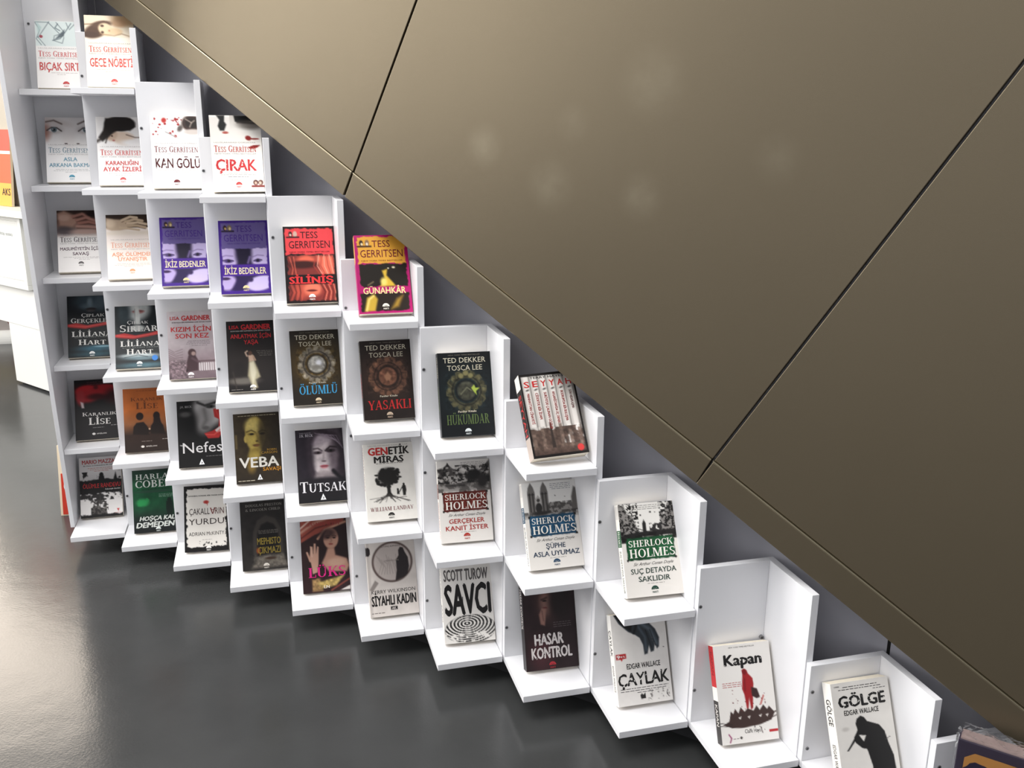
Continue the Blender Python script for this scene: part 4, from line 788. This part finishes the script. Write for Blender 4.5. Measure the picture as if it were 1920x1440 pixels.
a.p([(.40, .22), (.43, .18), (.46, .22), (.46, .32), (.40, .32)], '1f1d1c', .008).l([(.3, .27), (.5, .32)], .012, '2a2827', .006).n(1, 20, 3, .52, .22, .74, .36, '2a2827', .42, .05).p([(0, .34), (.3, .31), (1, .30), (1, .36), (.7, .36), (.6, .40), (.4, .36), (.2, .42), (0, .42)], '201e1d', .015).n(.9, 18, 4, 0, .32, 1, .40, '12100f', .5, .06).e(.38, .13, .012, .01, '2a2827', .3).e(.56, .105, .02, .008, '2a2827', .3).e(.64, .11, .012, .007, '2a2827', .3).e(.5, .385, .12, .02, 'e6e1da', .5)
for k in range(3): a.dash(.25, .82 - .1 * (k == 2), .025 + .02 * k, .005, '77726d', k + 3)
plaque(a, '123d22', '1f6038', .485)
a.e(.02, .0, .0001, .0001, '000000')

a = BK['mario'] = Art('e9e5e2').T('MARIO MAZZANTI', .55, .075, .96, .07, 'bb3a38', 'b', .03).T('Bir Dava ve Dokunulmaz Bir Düşman', .5, .138, .8, .018, '2f2b2a', 'b')
a.dash(.2, .85, .18, .008, 'cf8d88', 3).dash(.25, .8, .205, .008, 'cf8d88', 4).dash(.35, .7, .23, .008, 'cf8d88', 5)
a.g('e9e5e2', 'c9c5c2', .25, .40).n(1, 7, 4, 0, .24, 1, .4, '2a2726', .56, .05).r(-.1, .385, 1.1, .60, '1d1b1b', .02, 1, .05, 3, 9).e(.52, .3, .05, .04, '1d1b1b', .2).p([(.46, .32), (.58, .32), (.6, .42), (.44, .42)], '1d1b1b', .01).p([(.8, .4), (.86, .27), (.9, .4)], '1d1b1b', .02).n(.9, 9, 8, 0, .60, 1, .72, '1d1b1b', .52, .06)
a.p([(.24, .97), (.26, .84), (.42, .80), (.48, .84), (.6, .86), (.64, .97)], '5b5754', .015).r(.38, .72, .44, .86, '77736f', .008).r(.56, .74, .62, .88, '7b7773', .008).r(.465, .64, .475, .82, '4a4643', .006).n(.8, 22, 6, .24, .72, .66, .98, '2a2726', .52, .06).r(-.1, .955, 1.1, 1.1, '1d1b1b', .02, 1, .05, 5, 12).p([(.86, .88), (.92, .88), (.895, .93)], 'c8403f', .006).T('KURGU', .89, .945, .16, .014, 'c8403f', 'n')
a.T('ÖLÜMLE RANDEVU', .52, .475, .90, .075, 'b42f31', 'b', .04, rc='1d1b1b').T('Psikolojik Gerilim', .78, .545, .36, .02, 'd9d5d2', 'b')
a = BK['harlan'] = Art('20302a').g('22352c', '1c5a38', .0, .3).g('1c5a38', '1a4a30', .3, .62).g('1a4a30', '1b201f', .62, .82).g('1b201f', '1a1c1c', .82, 1).n(.2, 6, 4).e(.22, .52, .14, .06, '2f9a55', .5).n(.7, 12, 5, .1, .45, .38, .58, '2f9a55', .52, .08)
a.e(.84, .50, .05, .035, '12211a', .2).p([(.77, .52), (.91, .52), (.93, .66), (.89, .76), (.79, .76), (.76, .64)], '12211a', .012).e(.5, .35, .5, .02, '2a4a3a', .7)
for k in range(3): a.dash(.6, .95, .40 + .02 * k, .006, '8fb09c', k + 4)
a.dash(.1, .95, .31, .008, '16241c', 2).T('HARLAN', .54, .11, .92, .082, 'd6dbd4', 's').T('COBEN', .5, .225, .86, .115, 'dfe3dc', 's').T('HOŞÇA KAL', .54, .775, .82, .07, 'd3d6d0', 'x', slant=.25, rc='1b201f').T('DEMEDEN', .5, .875, .88, .085, 'd3d6d0', 'x', slant=.2, rc='1b201f').dome(.56, .955, .06, 'e6ebe6', '1a1c1c')
a = BK['cakal'] = Art('e5e0d8').edge('161414', .055, .05, 6, 14).edge('161414', .04, .02, 9).r(-.1, .93, 1.1, 1.1, '161414', .01, 1, .03, 3, 12).r(.05, -.1, 1.1, .05, '161414', .01, 1, .03, 5, 12).n(.9, 18, 5, .3, .84, .95, .95, '161414', .66, .05)
a.T('İSTANBUL KÜRESEL BİR YAZAR KAYBI', .5, .155, .8, .018, '2a2726', 'b').e(.5, .255, .06, .025, 'b23a34', .4).p([(.5, .26), (.54, .26), (.53, .31)], 'b23a34', .01).T('ÇAKALL', .345, .39, .46, .10, '3a302e', 'n').q([(.585, .345), (.612, .345), (.645, .425), (.678, .345), (.705, .345), (.657, .44), (.633, .44)], '7a302e').q([(.61, .372), (.68, .372), (.676, .38), (.614, .38)], '7a302e').T('RIN', .80, .39, .20, .10, '5a302e', 'n').T('YURDU', .5, .545, .80, .095, '3a302e', 'n').T('ADRIAN McKINTY', .5, .73, .80, .058, '3a3634', 'n').dash(.4, .62, .82, .006, '8f8a84', 3).dome(.54, .955, .06, 'f2eee8', '161414')
a = BK['mephisto'] = Art('262321').n(.25, 6, 3).p([(.24, .95), (.26, .45), (.36, .28), (.56, .21), (.76, .27), (.88, .42), (.92, .95)], '3c3733', .03).p([(.33, .8), (.35, .48), (.44, .35), (.58, .31), (.72, .35), (.81, .46), (.84, .8)], '171413', .03).p([(.30, .82), (.6, .78), (.9, .8), (1, .97), (.2, .97)], '5d574f', .05).n(.4, 20, 6, .2, .78, 1, .97).e(.62, .84, .12, .02, '3a2a20', .5).e(.36, .72, .04, .04, '9a4a22', .6)
a.T('DOUGLAS PRESTON', .52, .06, .80, .036, '8f8a84', 's').T('& LINCOLN CHILD', .5, .125, .76, .036, '8f8a84', 's')
for k in range(3): a.dash(.38, .82, .43 + .02 * k, .006, '77726a', k + 4)
a.T('MEPHISTO', .6, .585, .52, .10, '8f7c34', 'b', .03).T('ÇIKMAZI', .6, .715, .50, .10, '84722f', 'b', .03).dome(.52, .945, .066, 'd6cfc4', '262321')
a = BK['luks'] = Art('2c1b1c').n(.2, 5, 3).e(.78, .5, .3, .4, '241617', .6)
a.p([(0, .0), (.5, -.02), (.95, -.02), (.92, .06), (.62, .14), (.3, .2), (0, .3)], '8c4438', .02).l([(0, .16), (.3, .04), (.6, -.02)], .05, 'b98a78', .03).l([(0, .24), (.32, .11), (.7, .06)], .03, '5a2620', .02).l([(.36, .26), (.52, .14), (.86, .07), (.96, .05)], .045, 'b98c74', .02).l([(0, .1), (.2, .0)], .03, 'd9c2b4', .02)
face(a, .64, .27, .16, 'b58a76', '2a1815', '8a4a42', 4); a.e(.56, .2, .16, .07, '2c1b1c', .5, -20, .8).e(.74, .2, .1, .05, '2c1b1c', .6, 0, .4)
a.p([(.56, .40), (.7, .40), (.72, .5), (.95, .56), (1, .66), (.94, .74), (.56, .72), (.42, .6), (.5, .5)], 'b78c78', .03).e(.74, .6, .2, .06, 'c9a28c', .5)
a.p([(.2, .62), (.17, .5), (.2, .36), (.24, .36), (.25, .46), (.27, .32), (.31, .32), (.31, .46), (.34, .36), (.37, .37), (.36, .5), (.35, .6), (.32, .72), (.22, .74)], 'bf9682', .012).l([(.2, .36), (.22, .5)], .02, 'cfab98', .01).l([(.12, .44), (.18, .56)], .04, 'bb927e', .012).p([(.2, .82), (.36, .8), (.42, .98), (.2, .98)], '9a7a50', .03).p([(.3, .86), (.62, .82), (.9, .78), (.7, .92), (.4, .95)], 'b0985a', .03).n(.4, 20, 5, .2, .78, .9, .97).l([(.6, .98), (1, .84)], .03, '8a4438', .02).p([(.78, .99), (1, .93), (1, .99)], 'd9d2cc', .01)
a.T('JASMIN WEST', .5, .055, .7, .05, '9a3a38', 's').T('LÜKS', .52, .72, .78, .135, 'da2b82', 's').T('LN', .5, .925, .12, .04, 'e6dfd6', 'b')
a = BK['siyahli'] = Art('d5cdc6').n(.05, 5, 3).r(0, 0, .06, 1, 'c2bab4', .02)
a.p([(.02, .63), (.14, .51), (.21, .55), (.08, .66)], '8d847f', .015).e(.52, .28, .42, .275, '4a3a36', .05).e(.52, .28, .385, .252, 'bdb2ac', .06)
for k in range(9): a.l([(.2 + .05 * k, .18 + .03 * (k % 4)), (.3 + .04 * k, .3 + .03 * (k % 3)), (.22 + .06 * k, .44)], .01, '8d827c', .012, .7)
a.p([(.66, .13), (.70, .09), (.76, .1), (.79, .16), (.85, .24), (.86, .36), (.82, .46), (.74, .50), (.56, .54), (.60, .4), (.6, .26), (.66, .2)], '2a2425', .012).e(.03, .12, .05, .06, '2a2425', .1)
a.T('ALTUNÇ SÜPHESİZ', .5, .065, .42, .022, '5a4f4b', 'n').T('HERKESİN', .5, .26, .3, .022, '8d827c', 'n').T('KERRY WILKINSON', .5, .668, .90, .05, '2a2625', 'n').T('SİYAHLI KADIN', .5, .785, .92, .135, '1d1a1a', 'x').r(.42, .875, .56, .925, '1d1a1a', .005).T('AK', .49, .90, .09, .03, 'd5cdc6', 'b').dash(.03, .3, .945, .01, '7d756f', 3); a.spine = 'cfc7c0'; a.spine2 = [(.06, .18, '1d1a1a')]
a = BK['savci'] = Art('e4e0da').T('SCOTT TUROW', .49, .125, .88, .15, '5c5856', 'x', .01).T('SAVCI', .5, .435, .92, .40, '181616', 'x')
m_ = sstep(1 - np.sqrt(((GX - .52) / .5) ** 2 + ((GY - .835) / .185) ** 2), .04)
a.mix(m_, '1d1b1b'); rr = np.sqrt(((GX - .46) / 1.0) ** 2 + ((GY - .76) * 2.7) ** 2) + .02 * fbm(GX, GY, 5, 3)
a.mix(m_ * sstep(np.sin(rr * 88), .5), 'e4e0da'); a.n(1, 20, 7, 0, .88, 1, 1.0, 'e4e0da', .55, .05)
a.l([(.40, .42), (.40, .5)], .02, '181616', .006).T('MASUM MU', .55, .975, .16, .02, '5c5856', 'n'); a.spine = 'e9e5df'; a.SP('SCOTT TUROW', .03, .42, .42, '6a6664').SP('SAVCI', .50, .72, .42, '3a3836')
a = BK['hasar'] = Art('261a1c').n(.15, 5, 3).e(.5, .2, .24, .22, '4a3432', .6).e(.46, .2, .12, .13, '7a5a52', .6).e(.7, .2, .2, .24, '1e1516', .5).l([(.36, .17), (.46, .15)], .025, '2a1c1b', .02).e(.42, .185, .04, .012, '1a1010', .4).e(.42, .27, .045, .012, '5a2a2a', .4).p([(.3, .34), (.36, .27), (.44, .28), (.42, .4), (.4, .48), (.32, .46)], '8a665c', .02).l([(.36, .3), (.38, .42)], .012, '5a3f3a', .012).e(.3, .8, .2, .2, '44262a', .7)
for k in range(3): a.dash(.56, .9, .45 + .025 * k, .006, '5e5356', k + 4)
a.T('HASAR', .46, .635, .56, .135, 'd4cdcb', 'x', .02, rc='3a2c2e').T('KONTROL', .5, .795, .78, .135, 'd4cdcb', 'x', .02, rc='3a2c2e').dome(.5, .95, .066, 'a8323a', '261a1c'); a.spine = '1c1719'; a.SP('HASAR KONTROL', .04, .52, .6, 'cfc9c6')
a = BK['caylak'] = Art('e7e3de').n(.03, 6, 2)
a.p([(.04, -.02), (.28, -.02), (.4, .06), (.56, .02), (.66, .10), (.8, .2), (.86, .3), (.84, .40), (.8, .42), (.77, .36), (.74, .44), (.68, .45), (.66, .37), (.62, .46), (.56, .47), (.55, .36), (.50, .28), (.42, .24), (.3, .2), (.14, .1)], '2e343a', .012)
a.p([(.04, -.02), (.24, -.02), (.38, .12), (.36, .2), (.22, .14)], '141414', .012).l([(.5, .1), (.7, .2), (.8, .36)], .05, '59646e', .04).l([(.48, .14), (.6, .28), (.6, .42)], .03, '4d5862', .03).l([(.62, .2), (.7, .4)], .014, '171a1d', .012).l([(.7, .2), (.78, .38)], .012, '171a1d', .012).l([(.34, .06), (.46, .14), (.4, .22)], .04, '1a1c1e', .02).p([(.8, .04), (.98, -.02), (1, .05), (.9, .07)], '5d666c', .015)
a.p([(.03, .43), (.22, .43), (.22, .485), (.15, .49), (.13, .515), (.11, .49), (.03, .49)], 'b3282a', .006).T('9', .075, .46, .06, .04, 'f2eeea', 'b').T('90 TL', .155, .462, .09, .02, 'f2eeea', 'b')
a.T('EDGAR WALLACE', .52, .575, .62, .06, '1e1c1b', 'b', .04, rc='e7e3de').T('ÇAYLAK', .5, .715, .94, .14, '1e1c1b', 'b', .06, rc='e7e3de').dash(.06, .94, .815, .007, '5a5654', 2).dash(.06, .9, .84, .007, '5a5654', 5).dash(.36, .66, .865, .007, '5a5654', 6)
a.p([(.41, .9), (.44, .88), (.46, .9), (.5, .88), (.51, .94), (.42, .945)], '2a2726', .006).n(.9, 24, 8, .55, .85, .95, .97, '77726e', .66, .05).l([(.92, .88), (.9, .92), (.93, .95)], .012, '3a3735', .008).spl(5, .7, .25, .98, .45, .006, .014, '55504e', 4); a.spine = 'ece9e4'; a.SP('ÇAYLAK', .17, .46, .55, '24211f').SP('EDGAR WALLACE', .56, .85, .35, '5a5654')
a = BK['kapan'] = Art('e8e4df').T('NEW YORK TIMES BESTSELLER', .5, .03, .46, .014, '5a5654', 'n').T('Kapan', .5, .155, .68, .115, '1c1a1a', 'x', .03, rc='e8e4df')
a.p([(.46, .27), (.50, .255), (.55, .275), (.57, .31), (.64, .36), (.65, .42), (.62, .52), (.60, .66), (.56, .68), (.55, .55), (.52, .66), (.49, .67), (.47, .52), (.44, .46), (.46, .36), (.47, .31)], '9c2226', .01).e(.51, .29, .04, .03, '7a181c', .3).p([(.6, .45), (.7, .47), (.74, .56), (.68, .57), (.6, .54)], '3a2726', .01).l([(.5, .36), (.49, .48)], .02, '7a181c', .015)
a.p([(.05, .80), (.16, .77), (.2, .67), (.24, .70), (.28, .65), (.33, .70), (.38, .64), (.44, .69), (.5, .66), (.6, .69), (.66, .64), (.71, .69), (.78, .64), (.84, .69), (.88, .66), (.97, .73), (.9, .80), (.7, .835), (.4, .85), (.2, .84)], '40302d', .008)
for x in (.32, .48, .68, .80): a.p([(x, .74), (x + .06, .735), (x + .035, .765)], 'd9d3ce', .006)
a.l([(0, .78), (.2, .8)], .01, '2a2422', .006).l([(.0, .81), (.2, .82)], .01, '2a2422', .006).l([(.9, .74), (1, .72)], .02, '40302d', .01).l([(.9, .78), (1, .76)], .014, '40302d', .01).spl(26, .2, .45, .85, .68, .004, .012, '6a2a2a', 4).spl(10, .3, .84, .8, .9, .004, .012, '3a2a28', 6).l([(.8, .55), (.74, .63)], .02, 'b03a34', .015).l([(.7, .86), (.72, .92)], .012, '3a2a28', .008)
for k in range(3): a.dash(.1, .44, .385 + .02 * k, .006, 'b5605c', k + 4)
a.T('Clark Hays', .55, .885, .28, .042, '3a3634', 'n').l([(.13, .9), (.17, .94), (.14, .98)], .018, '8a2a5a', .01).e(.34, .945, .022, .014, '4a4440', .2).dash(.2, .3, .945, .008, '9a948f', 3).r(.84, .895, 1, .92, 'b5282e', .004); a.spine = 'ece8e2'; a.spine2 = [(0, .42, 'bf2a2e'), (.56, 1, '34302f')]; a.SP('KAPAN', .06, .3, .45, '8a1a1e').SP('KAPAN', .60, .82, .5, 'd9d4ce')
a = BK['golge'] = Art('e2ded8').n(.03, 5, 2)
a.dash(.2, .8, .045, .007, '4a4644', 2).dash(.12, .86, .068, .007, '4a4644', 3).dash(.72, .94, .092, .006, '4a4644', 4).l([(.06, .04), (.14, .035)], .01, '4a4644', .006)
a.T('GÖLGE', .5, .185, .82, .115, '1d1b1a', 'x', .03, rc='e2ded8').T('EDGAR WALLACE', .47, .295, .60, .05, '1d1b1a', 'b', .04, rc='e2ded8')
a.p([(.34, .41), (.37, .365), (.44, .34), (.50, .36), (.54, .40), (.62, .42), (.74, .45), (.82, .52), (.86, .64), (.92, .76), (.94, 1.02), (.50, 1.02), (.54, .84), (.50, .72), (.48, .665), (.40, .65), (.30, .59), (.28, .54), (.33, .5), (.36, .47)], '1f1e1e', .008)
a.p([(.31, .53), (.34, .55), (.16, .66), (.13, .66)], '1f1e1e', .006).p([(.37, .52), (.49, .535), (.44, .59)], 'e2ded8', .008).e(.16, .45, .06, .02, 'c9c4be', .5).p([(.14, .93), (.34, .93), (.34, 1.0), (.14, 1.0)], 'b3282a', .006).T('9', .2, .965, .06, .045, 'f2eeea', 'b').l([(.05, .84), (.12, .88), (.2, .9), (.26, .93)], .01, '4a4644', .006).l([(.82, .6), (.9, .58)], .008, '4a4644', .006).e(.9, .74, .012, .008, '3a3634', .3); a.spine = 'efebe5'; a.SP('GÖLGE', .16, .42, .55, '24211f').SP('EDGAR WALLACE', .60, .95, .38, '5a5654')

# ------------------------------------------------------------------ where each book stands (column, row, fitted pose, thickness)
TABLE = [
 ('bicak', 1, 1, [.0336, .0832, .129, .008, .2001, .3109, 0], .022, 'white paperback with red title and grey-blue instrument sketch, leftmost on the topmost shelf row'),
 ('gece', 2, 1, [.0303, .0772, .129, .0166, .2011, .2769, 0], .022, 'cream paperback with a sepia woman lying down, top edge behind the staircase'),
 ('asla', 1, 2, [.029, .088, .129, .0143, .1995, .3487, 0], .02, 'white paperback with two staring blue-grey eyes and pale blue lettering'),
 ('karanligin', 2, 2, [.0345, .0847, .129, -.0108, .1996, .323, 0], .02, 'white paperback with a black-haired bowed head and red lettering'),
 ('kangolu', 3, 2, [.0324, .0796, .129, .0094, .2, .2914, 0], .022, 'white paperback with red blood drops, a watch and dark maroon lettering'),
 ('cirak', 4, 2, [.0328, .0765, .1284, -.0305, .1967, .1986, 0], .03, 'white paperback with black boots at the top and a broken red five-letter title'),
 ('masum', 1, 3, [.0347, .1094, .129, -.0262, .1987, .4532, 0], .02, 'white paperback with blurred dark pinkish hands at the top and grey-purple lettering'),
 ('ask', 2, 3, [.0354, .1107, .129, -.0272, .1987, .4604, 0], .02, 'white paperback with a sepia hand at the top and pale orange lettering'),
 ('ikiz1', 3, 3, [.0337, .1023, .129, .0018, .1988, .4101, 0], .024, 'purple paperback with two mirrored faces, beside the book with pale orange lettering'),
 ('ikiz2', 4, 3, [.0328, .0902, .1291, .0233, .1998, .3398, 0], .024, 'purple paperback with two mirrored faces, beside the red and black book'),
 ('silinis', 5, 3, [.0324, .0942, .1286, .0208, .1993, .363, 0], .024, 'black and red paperback with long hair and a red title'),
 ('gunahkar', 6, 3, [.031, .1091, .1284, 0, .1973, .4545, 0], .024, 'magenta paperback with ochre top panel and yellow flame, tucked under the staircase edge'),
 ('ciplakg', 1, 4, [.0314, .1019, .129, .0072, .1989, .4288, 0], .02, 'black paperback with bluish nose and lips and a red satin band, leftmost in its row'),
 ('ciplaks', 2, 4, [.0303, .1171, .129, .0037, .1983, .5212, 0], .02, 'dark paperback with a finger on pale lips, red satin band and round blue sticker'),
 ('kizim', 3, 4, [.0299, .0975, .129, .0174, .1989, .3929, 0], .022, 'mauve-grey paperback with red lettering and a child by a white railing'),
 ('anlat', 4, 4, [.0339, .1014, .1289, .019, .1984, .4169, 0], .022, 'black paperback with red lettering and a woman in a cream dress'),
 ('olumlu', 5, 4, [.0355, .0998, .1285, .001, .1986, .3964, 0], .024, 'dark paperback with a golden glowing medallion and blue title'),
 ('yasakli', 6, 4, [.0353, .0943, .128, .0014, .1992, .3533, 0], .026, 'dark brown paperback with a bronze medallion and red title'),
 ('hukumdar', 7, 4, [.0329, .0893, .1274, .0365, .199, .3256, 0], .026, 'black-green paperback with an olive medallion and dim green title'),
 ('seyyah', 8, 4, [.0274, .1376, .1279, 0, .1934, .5852, .0426], .036, 'thick tilted book printed with six grey spines and red letters, under the staircase edge'),
 ('lise', 1, 5, [.0266, .1146, .129, -.03, .1983, .4825, 0], .02, 'black paperback with glossy red shape at the top and white title, leftmost in its row'),
 ('liseo', 2, 5, [.0282, .0943, .129, .0051, .1989, .3856, 0], .02, 'orange sunset paperback with two seated silhouettes'),
 ('nefes', 3, 5, [.0342, .1001, .129, .013, .1989, .4187, 0], .02, 'black paperback with a grey face and a red ribbon shape'),
 ('veba', 4, 5, [.0355, .0959, .1298, .001, .1991, .394, 0], .02, 'dark brown paperback with a yellow face and large white four-letter title'),
 ('tutsak', 5, 5, [.0346, .1122, .1288, .0175, .1988, .4792, 0], .022, 'dark paperback with a pale woman with pink lips and white serif title'),
 ('genetik', 6, 5, [.0339, .0995, .1282, .016, .1983, .3954, 0], .024, 'off-white paperback with a black tree and roots, a man and a child'),
 ('sh1', 7, 5, [.0282, .0884, .1286, .0463, .1994, .3513, 0], .02, 'white paperback with a maroon plaque under a black and white street scene'),
 ('sh2', 8, 5, [.0318, .1095, .1298, 0, .1995, .4615, 0], .022, 'white paperback with a blue plaque under a two-towered building'),
 ('sh3', 9, 5, [.0322, .1088, .1299, .0367, .2004, .4442, 0], .024, 'white paperback with a green plaque under a black and white canal'),
 ('mario', 1, 6, [.0117, .1052, .1286, -.0154, .1992, .4358, 0], .02, 'white paperback with black grunge band and red lettering, leftmost on the lowest row'),
 ('harlan', 2, 6, [.0295, .0928, .129, .0122, .1987, .3775, 0], .02, 'dark green paperback with a lone figure and white slanted title'),
 ('cakal', 3, 6, [.0283, .0997, .129, .0735, .1993, .4155, 0], .02, 'off-white paperback framed by a rough black border with a small red mark'),
 ('mephisto', 4, 6, [.035, .0966, .1284, .0178, .1988, .3775, 0], .024, 'dark grey paperback with a stone archway and olive title'),
 ('luks', 5, 6, [.0329, .0983, .1288, .0323, .199, .4185, 0], .018, 'dark paperback with a woman in a wide hat and a pink title'),
 ('siyahli', 6, 6, [.0327, .1005, .1286, .0066, .1935, .4221, 0], .022, 'pale grey paperback with a magnifying glass and a hooded black figure'),
 ('savci', 7, 6, [.0316, .1025, .1283, .0514, .1915, .4156, 0], .026, 'white paperback with a huge black title above a large black fingerprint'),
 ('hasar', 8, 6, [.0312, .0922, .1288, .0308, .1987, .321, 0], .03, 'dark maroon paperback with a shadowed woman and grey-white title'),
 ('caylak', 9, 6, [.0268, .1022, .1297, .0109, .2, .3966, 0], .026, 'white paperback with a dark gloved hand and a red price tag'),
 ('kapan', 10, 6, [.0234, .1038, .1284, .0559, .2015, .4133, 0], .024, 'white paperback with a red hooded figure standing on an iron trap'),
 ('golge', 11, 6, [.0254, .1095, .129, .0174, .1973, .4234, 0], .03, 'white paperback with a black silhouette holding a knife, cut by the bottom of the picture'),
]
for nm, c, r, q, t, label in TABLE:
    art = BK[nm]
    b = book(nm, label, art, c, r, q, t)
    if nm == 'seyyah':                                # the lettering that runs down each printed spine
        w_, h_ = q[2], q[4]; m = bpy.data.objects.get(b.children[0].name)
        vs, fs, cs = [], [], []
        for tx, x, y0, y1, c_ in art.vert:
            P, F = sans(tx, .03); P = P - [P[:, 0].min(), 0]; L_ = P[:, 0].max(); k0 = len(vs)
            for a_, b_ in P: vs.append((((x + (b_ - .5) * .05) - .5) * w_, -t - 0.0005, (1 - (y0 + (y1 - y0) * a_ / L_)) * h_)); cs.append(srgb(c_))
            fs += [[k0 + j for j in f_] for f_ in F]
        me = bpy.data.meshes.new('spine_titles'); me.from_pydata([tuple(map(float, v)) for v in vs], [], fs)
        at = me.color_attributes.new('ink', 'FLOAT_COLOR', 'POINT'); a4 = np.ones((len(vs), 4), np.float32); a4[:, :3] = np.array(cs); at.data.foreach_set('color', a4.ravel())
        me.materials.append(M['print']); o = bpy.data.objects.new('spine_titles', me); COL.objects.link(o); o.parent = b
    if nm == 'ciplaks':
        w_, h_ = q[2], q[4]; m = MB(); n = 24
        m.prism([((.86 - .5) * w_ + .0085 * math.cos(6.2832 * k / n), -t - .0009, (1 - .845) * h_ + .0085 * math.sin(6.2832 * k / n)) for k in range(n)], (0, 1, 0), 0, .0004, M['sticker'])
        o = m.build('sticker', b); o['label'] = 'round blue sticker'

# ------------------------------------------------------------------ boxed item in clear film at the right end, and the printed board on the far counter
mw12 = col_matrix(12)
def ink_mesh(name, quads, parent, mw=None):
    vs, fs, cs = [], [], []
    for v, f_, c_ in quads:
        k = len(vs); vs += v; fs += [[k + j for j in q_] for q_ in f_]; cs += [srgb(c_)] * len(v)
    me = bpy.data.meshes.new(name); me.from_pydata([tuple(map(float, v)) for v in vs], [], fs)
    at = me.color_attributes.new('ink', 'FLOAT_COLOR', 'POINT'); a4 = np.ones((len(vs), 4), np.float32); a4[:, :3] = np.array(cs); at.data.foreach_set('color', a4.ravel())
    me.materials.append(M['print']); o = bpy.data.objects.new(name, me); COL.objects.link(o); o.parent = parent
    if mw is not None: bpy.context.view_layer.update(); o.matrix_world = mw
    return o
BW, BH, BT = 0.15, 0.180, 0.034
bx = empty('boxed_set', mw12 @ Matrix.Translation((0.004, -0.045, Z6 + .0004)) @ Matrix.Rotation(math.radians(-49), 4, 'Z'))
tag(bx, 'dark purple boxed set in shiny clear film at the lower right end of the shelves', 'box set')
m = MB(); m.box(0, BW, 0, BT, 0, BH, mat('box_dark_purple', '2a2233', 0.5, var=0.05)); m.build('box', bx, 0.0015)
m = MB(); m.box(0.003, BW - 0.003, 0.0025, BT - 0.0025, BH + 0.0002, BH + 0.003, mat('box_pages', '8d7b78', 0.8, var=0.2, vscale=600)); m.build('page_edges', bx)
def blob(cx, cz, rx, rz, n=20, k=0.0): return [(cx + rx * math.cos(6.2832 * i / n) * (1 + k * math.sin(3 * i)), -0.0004, cz + rz * math.sin(6.2832 * i / n) * (1 + k * math.cos(2 * i))) for i in range(n)]
def lift(p, e): return [(x, y - e, z) for x, y, z in p]
art_q = [([(0.012, -0.0004, 0.01), (BW - .01, -0.0004, 0.01), (BW - .01, -0.0004, BH - .02), (.03, -0.0004, BH - .02), (0.014, -0.0004, BH - .034)], [[0, 1, 2, 3, 4]], 'a0713c')]
art_q.append((lift(blob(.040, .115, .026, .028, k=.06), .0003), [list(range(20))], '241f33')); art_q.append((lift(blob(.052, .092, .012, .014, k=.05), .0006), [list(range(20))], 'b98a52'))
art_q.append((lift(blob(.092, .118, .022, .016, k=.10), .0003), [list(range(20))], 'b9c0c4')); art_q.append((lift(blob(.10, .08, .03, .02, k=.1), .0003), [list(range(20))], '5a6a70'))
ink_mesh('printed_front', art_q, bx)
fn = M['film'].node_tree; fb = fn.nodes['Principled BSDF']; fb.inputs['Transmission Weight'].default_value = 1.0; fb.inputs['IOR'].default_value = 1.2; fb.inputs['Roughness'].default_value = 0.14; fb.inputs['Alpha'].default_value = 0.42
R = random.Random(8); fv, ff = [], []
nx, nz = 26, 26
def film_sheet(f, jig):
    k = len(fv)
    for j in range(nz + 1):
        for i in range(nx + 1):
            x, y, z = f(i / nx, j / nz); fv.append((x + R.uniform(-jig, jig), y + R.uniform(-jig, jig), z + R.uniform(-jig, jig)))
    for j in range(nz):
        for i in range(nx): a0 = k + j * (nx + 1) + i; ff.append([a0, a0 + 1, a0 + nx + 2, a0 + nx + 1])
film_sheet(lambda u, v: (-.003 + (BW + .006) * u, -.0032 - .001 * math.sin(9 * u), (BH + .006) * v), .0009)
film_sheet(lambda u, v: (-.003 + (BW + .006) * u, -.0032 + (BT + .006) * v, BH + .0095 + .006 * math.sin(u * 17 + 5 * v) * math.sin(3.14 * v) + .012 * max(0, v - .6) * (1 - u)), .0022)
film_sheet(lambda u, v: (-.0035, -.0032 + (BT + .006) * u, (BH + .006) * v), .0006)
me = bpy.data.meshes.new('film_wrap'); me.from_pydata(fv, [], ff); me.materials.append(M['film'])
o = bpy.data.objects.new('film_wrap', me); COL.objects.link(o); o.parent = bx; o['label'] = 'crinkled clear film'

# tall orange and yellow printed board leaning on the far counter
pb = empty('printed_board', cm(0.14, 0.06, 0.931)); tag(pb, 'orange and yellow printed board leaning on the ledge of the far white counter', 'board')
lw = cm(0.0, 0.05, 0.9315) @ Matrix.Rotation(math.radians(-5), 4, 'X')
m = MB(); m.box(-.24, .10, 0, .012, 0, .38, M['beige']); o = m.build('board', pb); bpy.context.view_layer.update(); o.matrix_world = lw
qd = [([(-.24, -.0006, z0), (.10, -.0006, z0), (.10, -.0006, z1), (-.24, -.0006, z1)], [[0, 1, 2, 3]], c_) for z0, z1, c_ in ((0, .115, 'd99a34'), (.115, .26, 'dc5322'), (.26, .275, 'e9dcc6'), (.275, .38, 'b9452a'))]
P, F = sans('AKS', .03); P = P * .036; P[:, 0] += .09 - P[:, 0].max(); qd.append(([(x, -.0012, .055 + z) for x, z in P], F, '2a2220'))
ink_mesh('print', qd, pb, lw)
# small grey line of writing on the counter's front panel
P, F = sans('kitap yazılata'); P = P * .019; P[:, 0] += .20 - P[:, 0].max()
ink_mesh('printed_line', [([(x, -.0126, .795 + z) for x, z in P], F, '8f9592')], sp, cm())
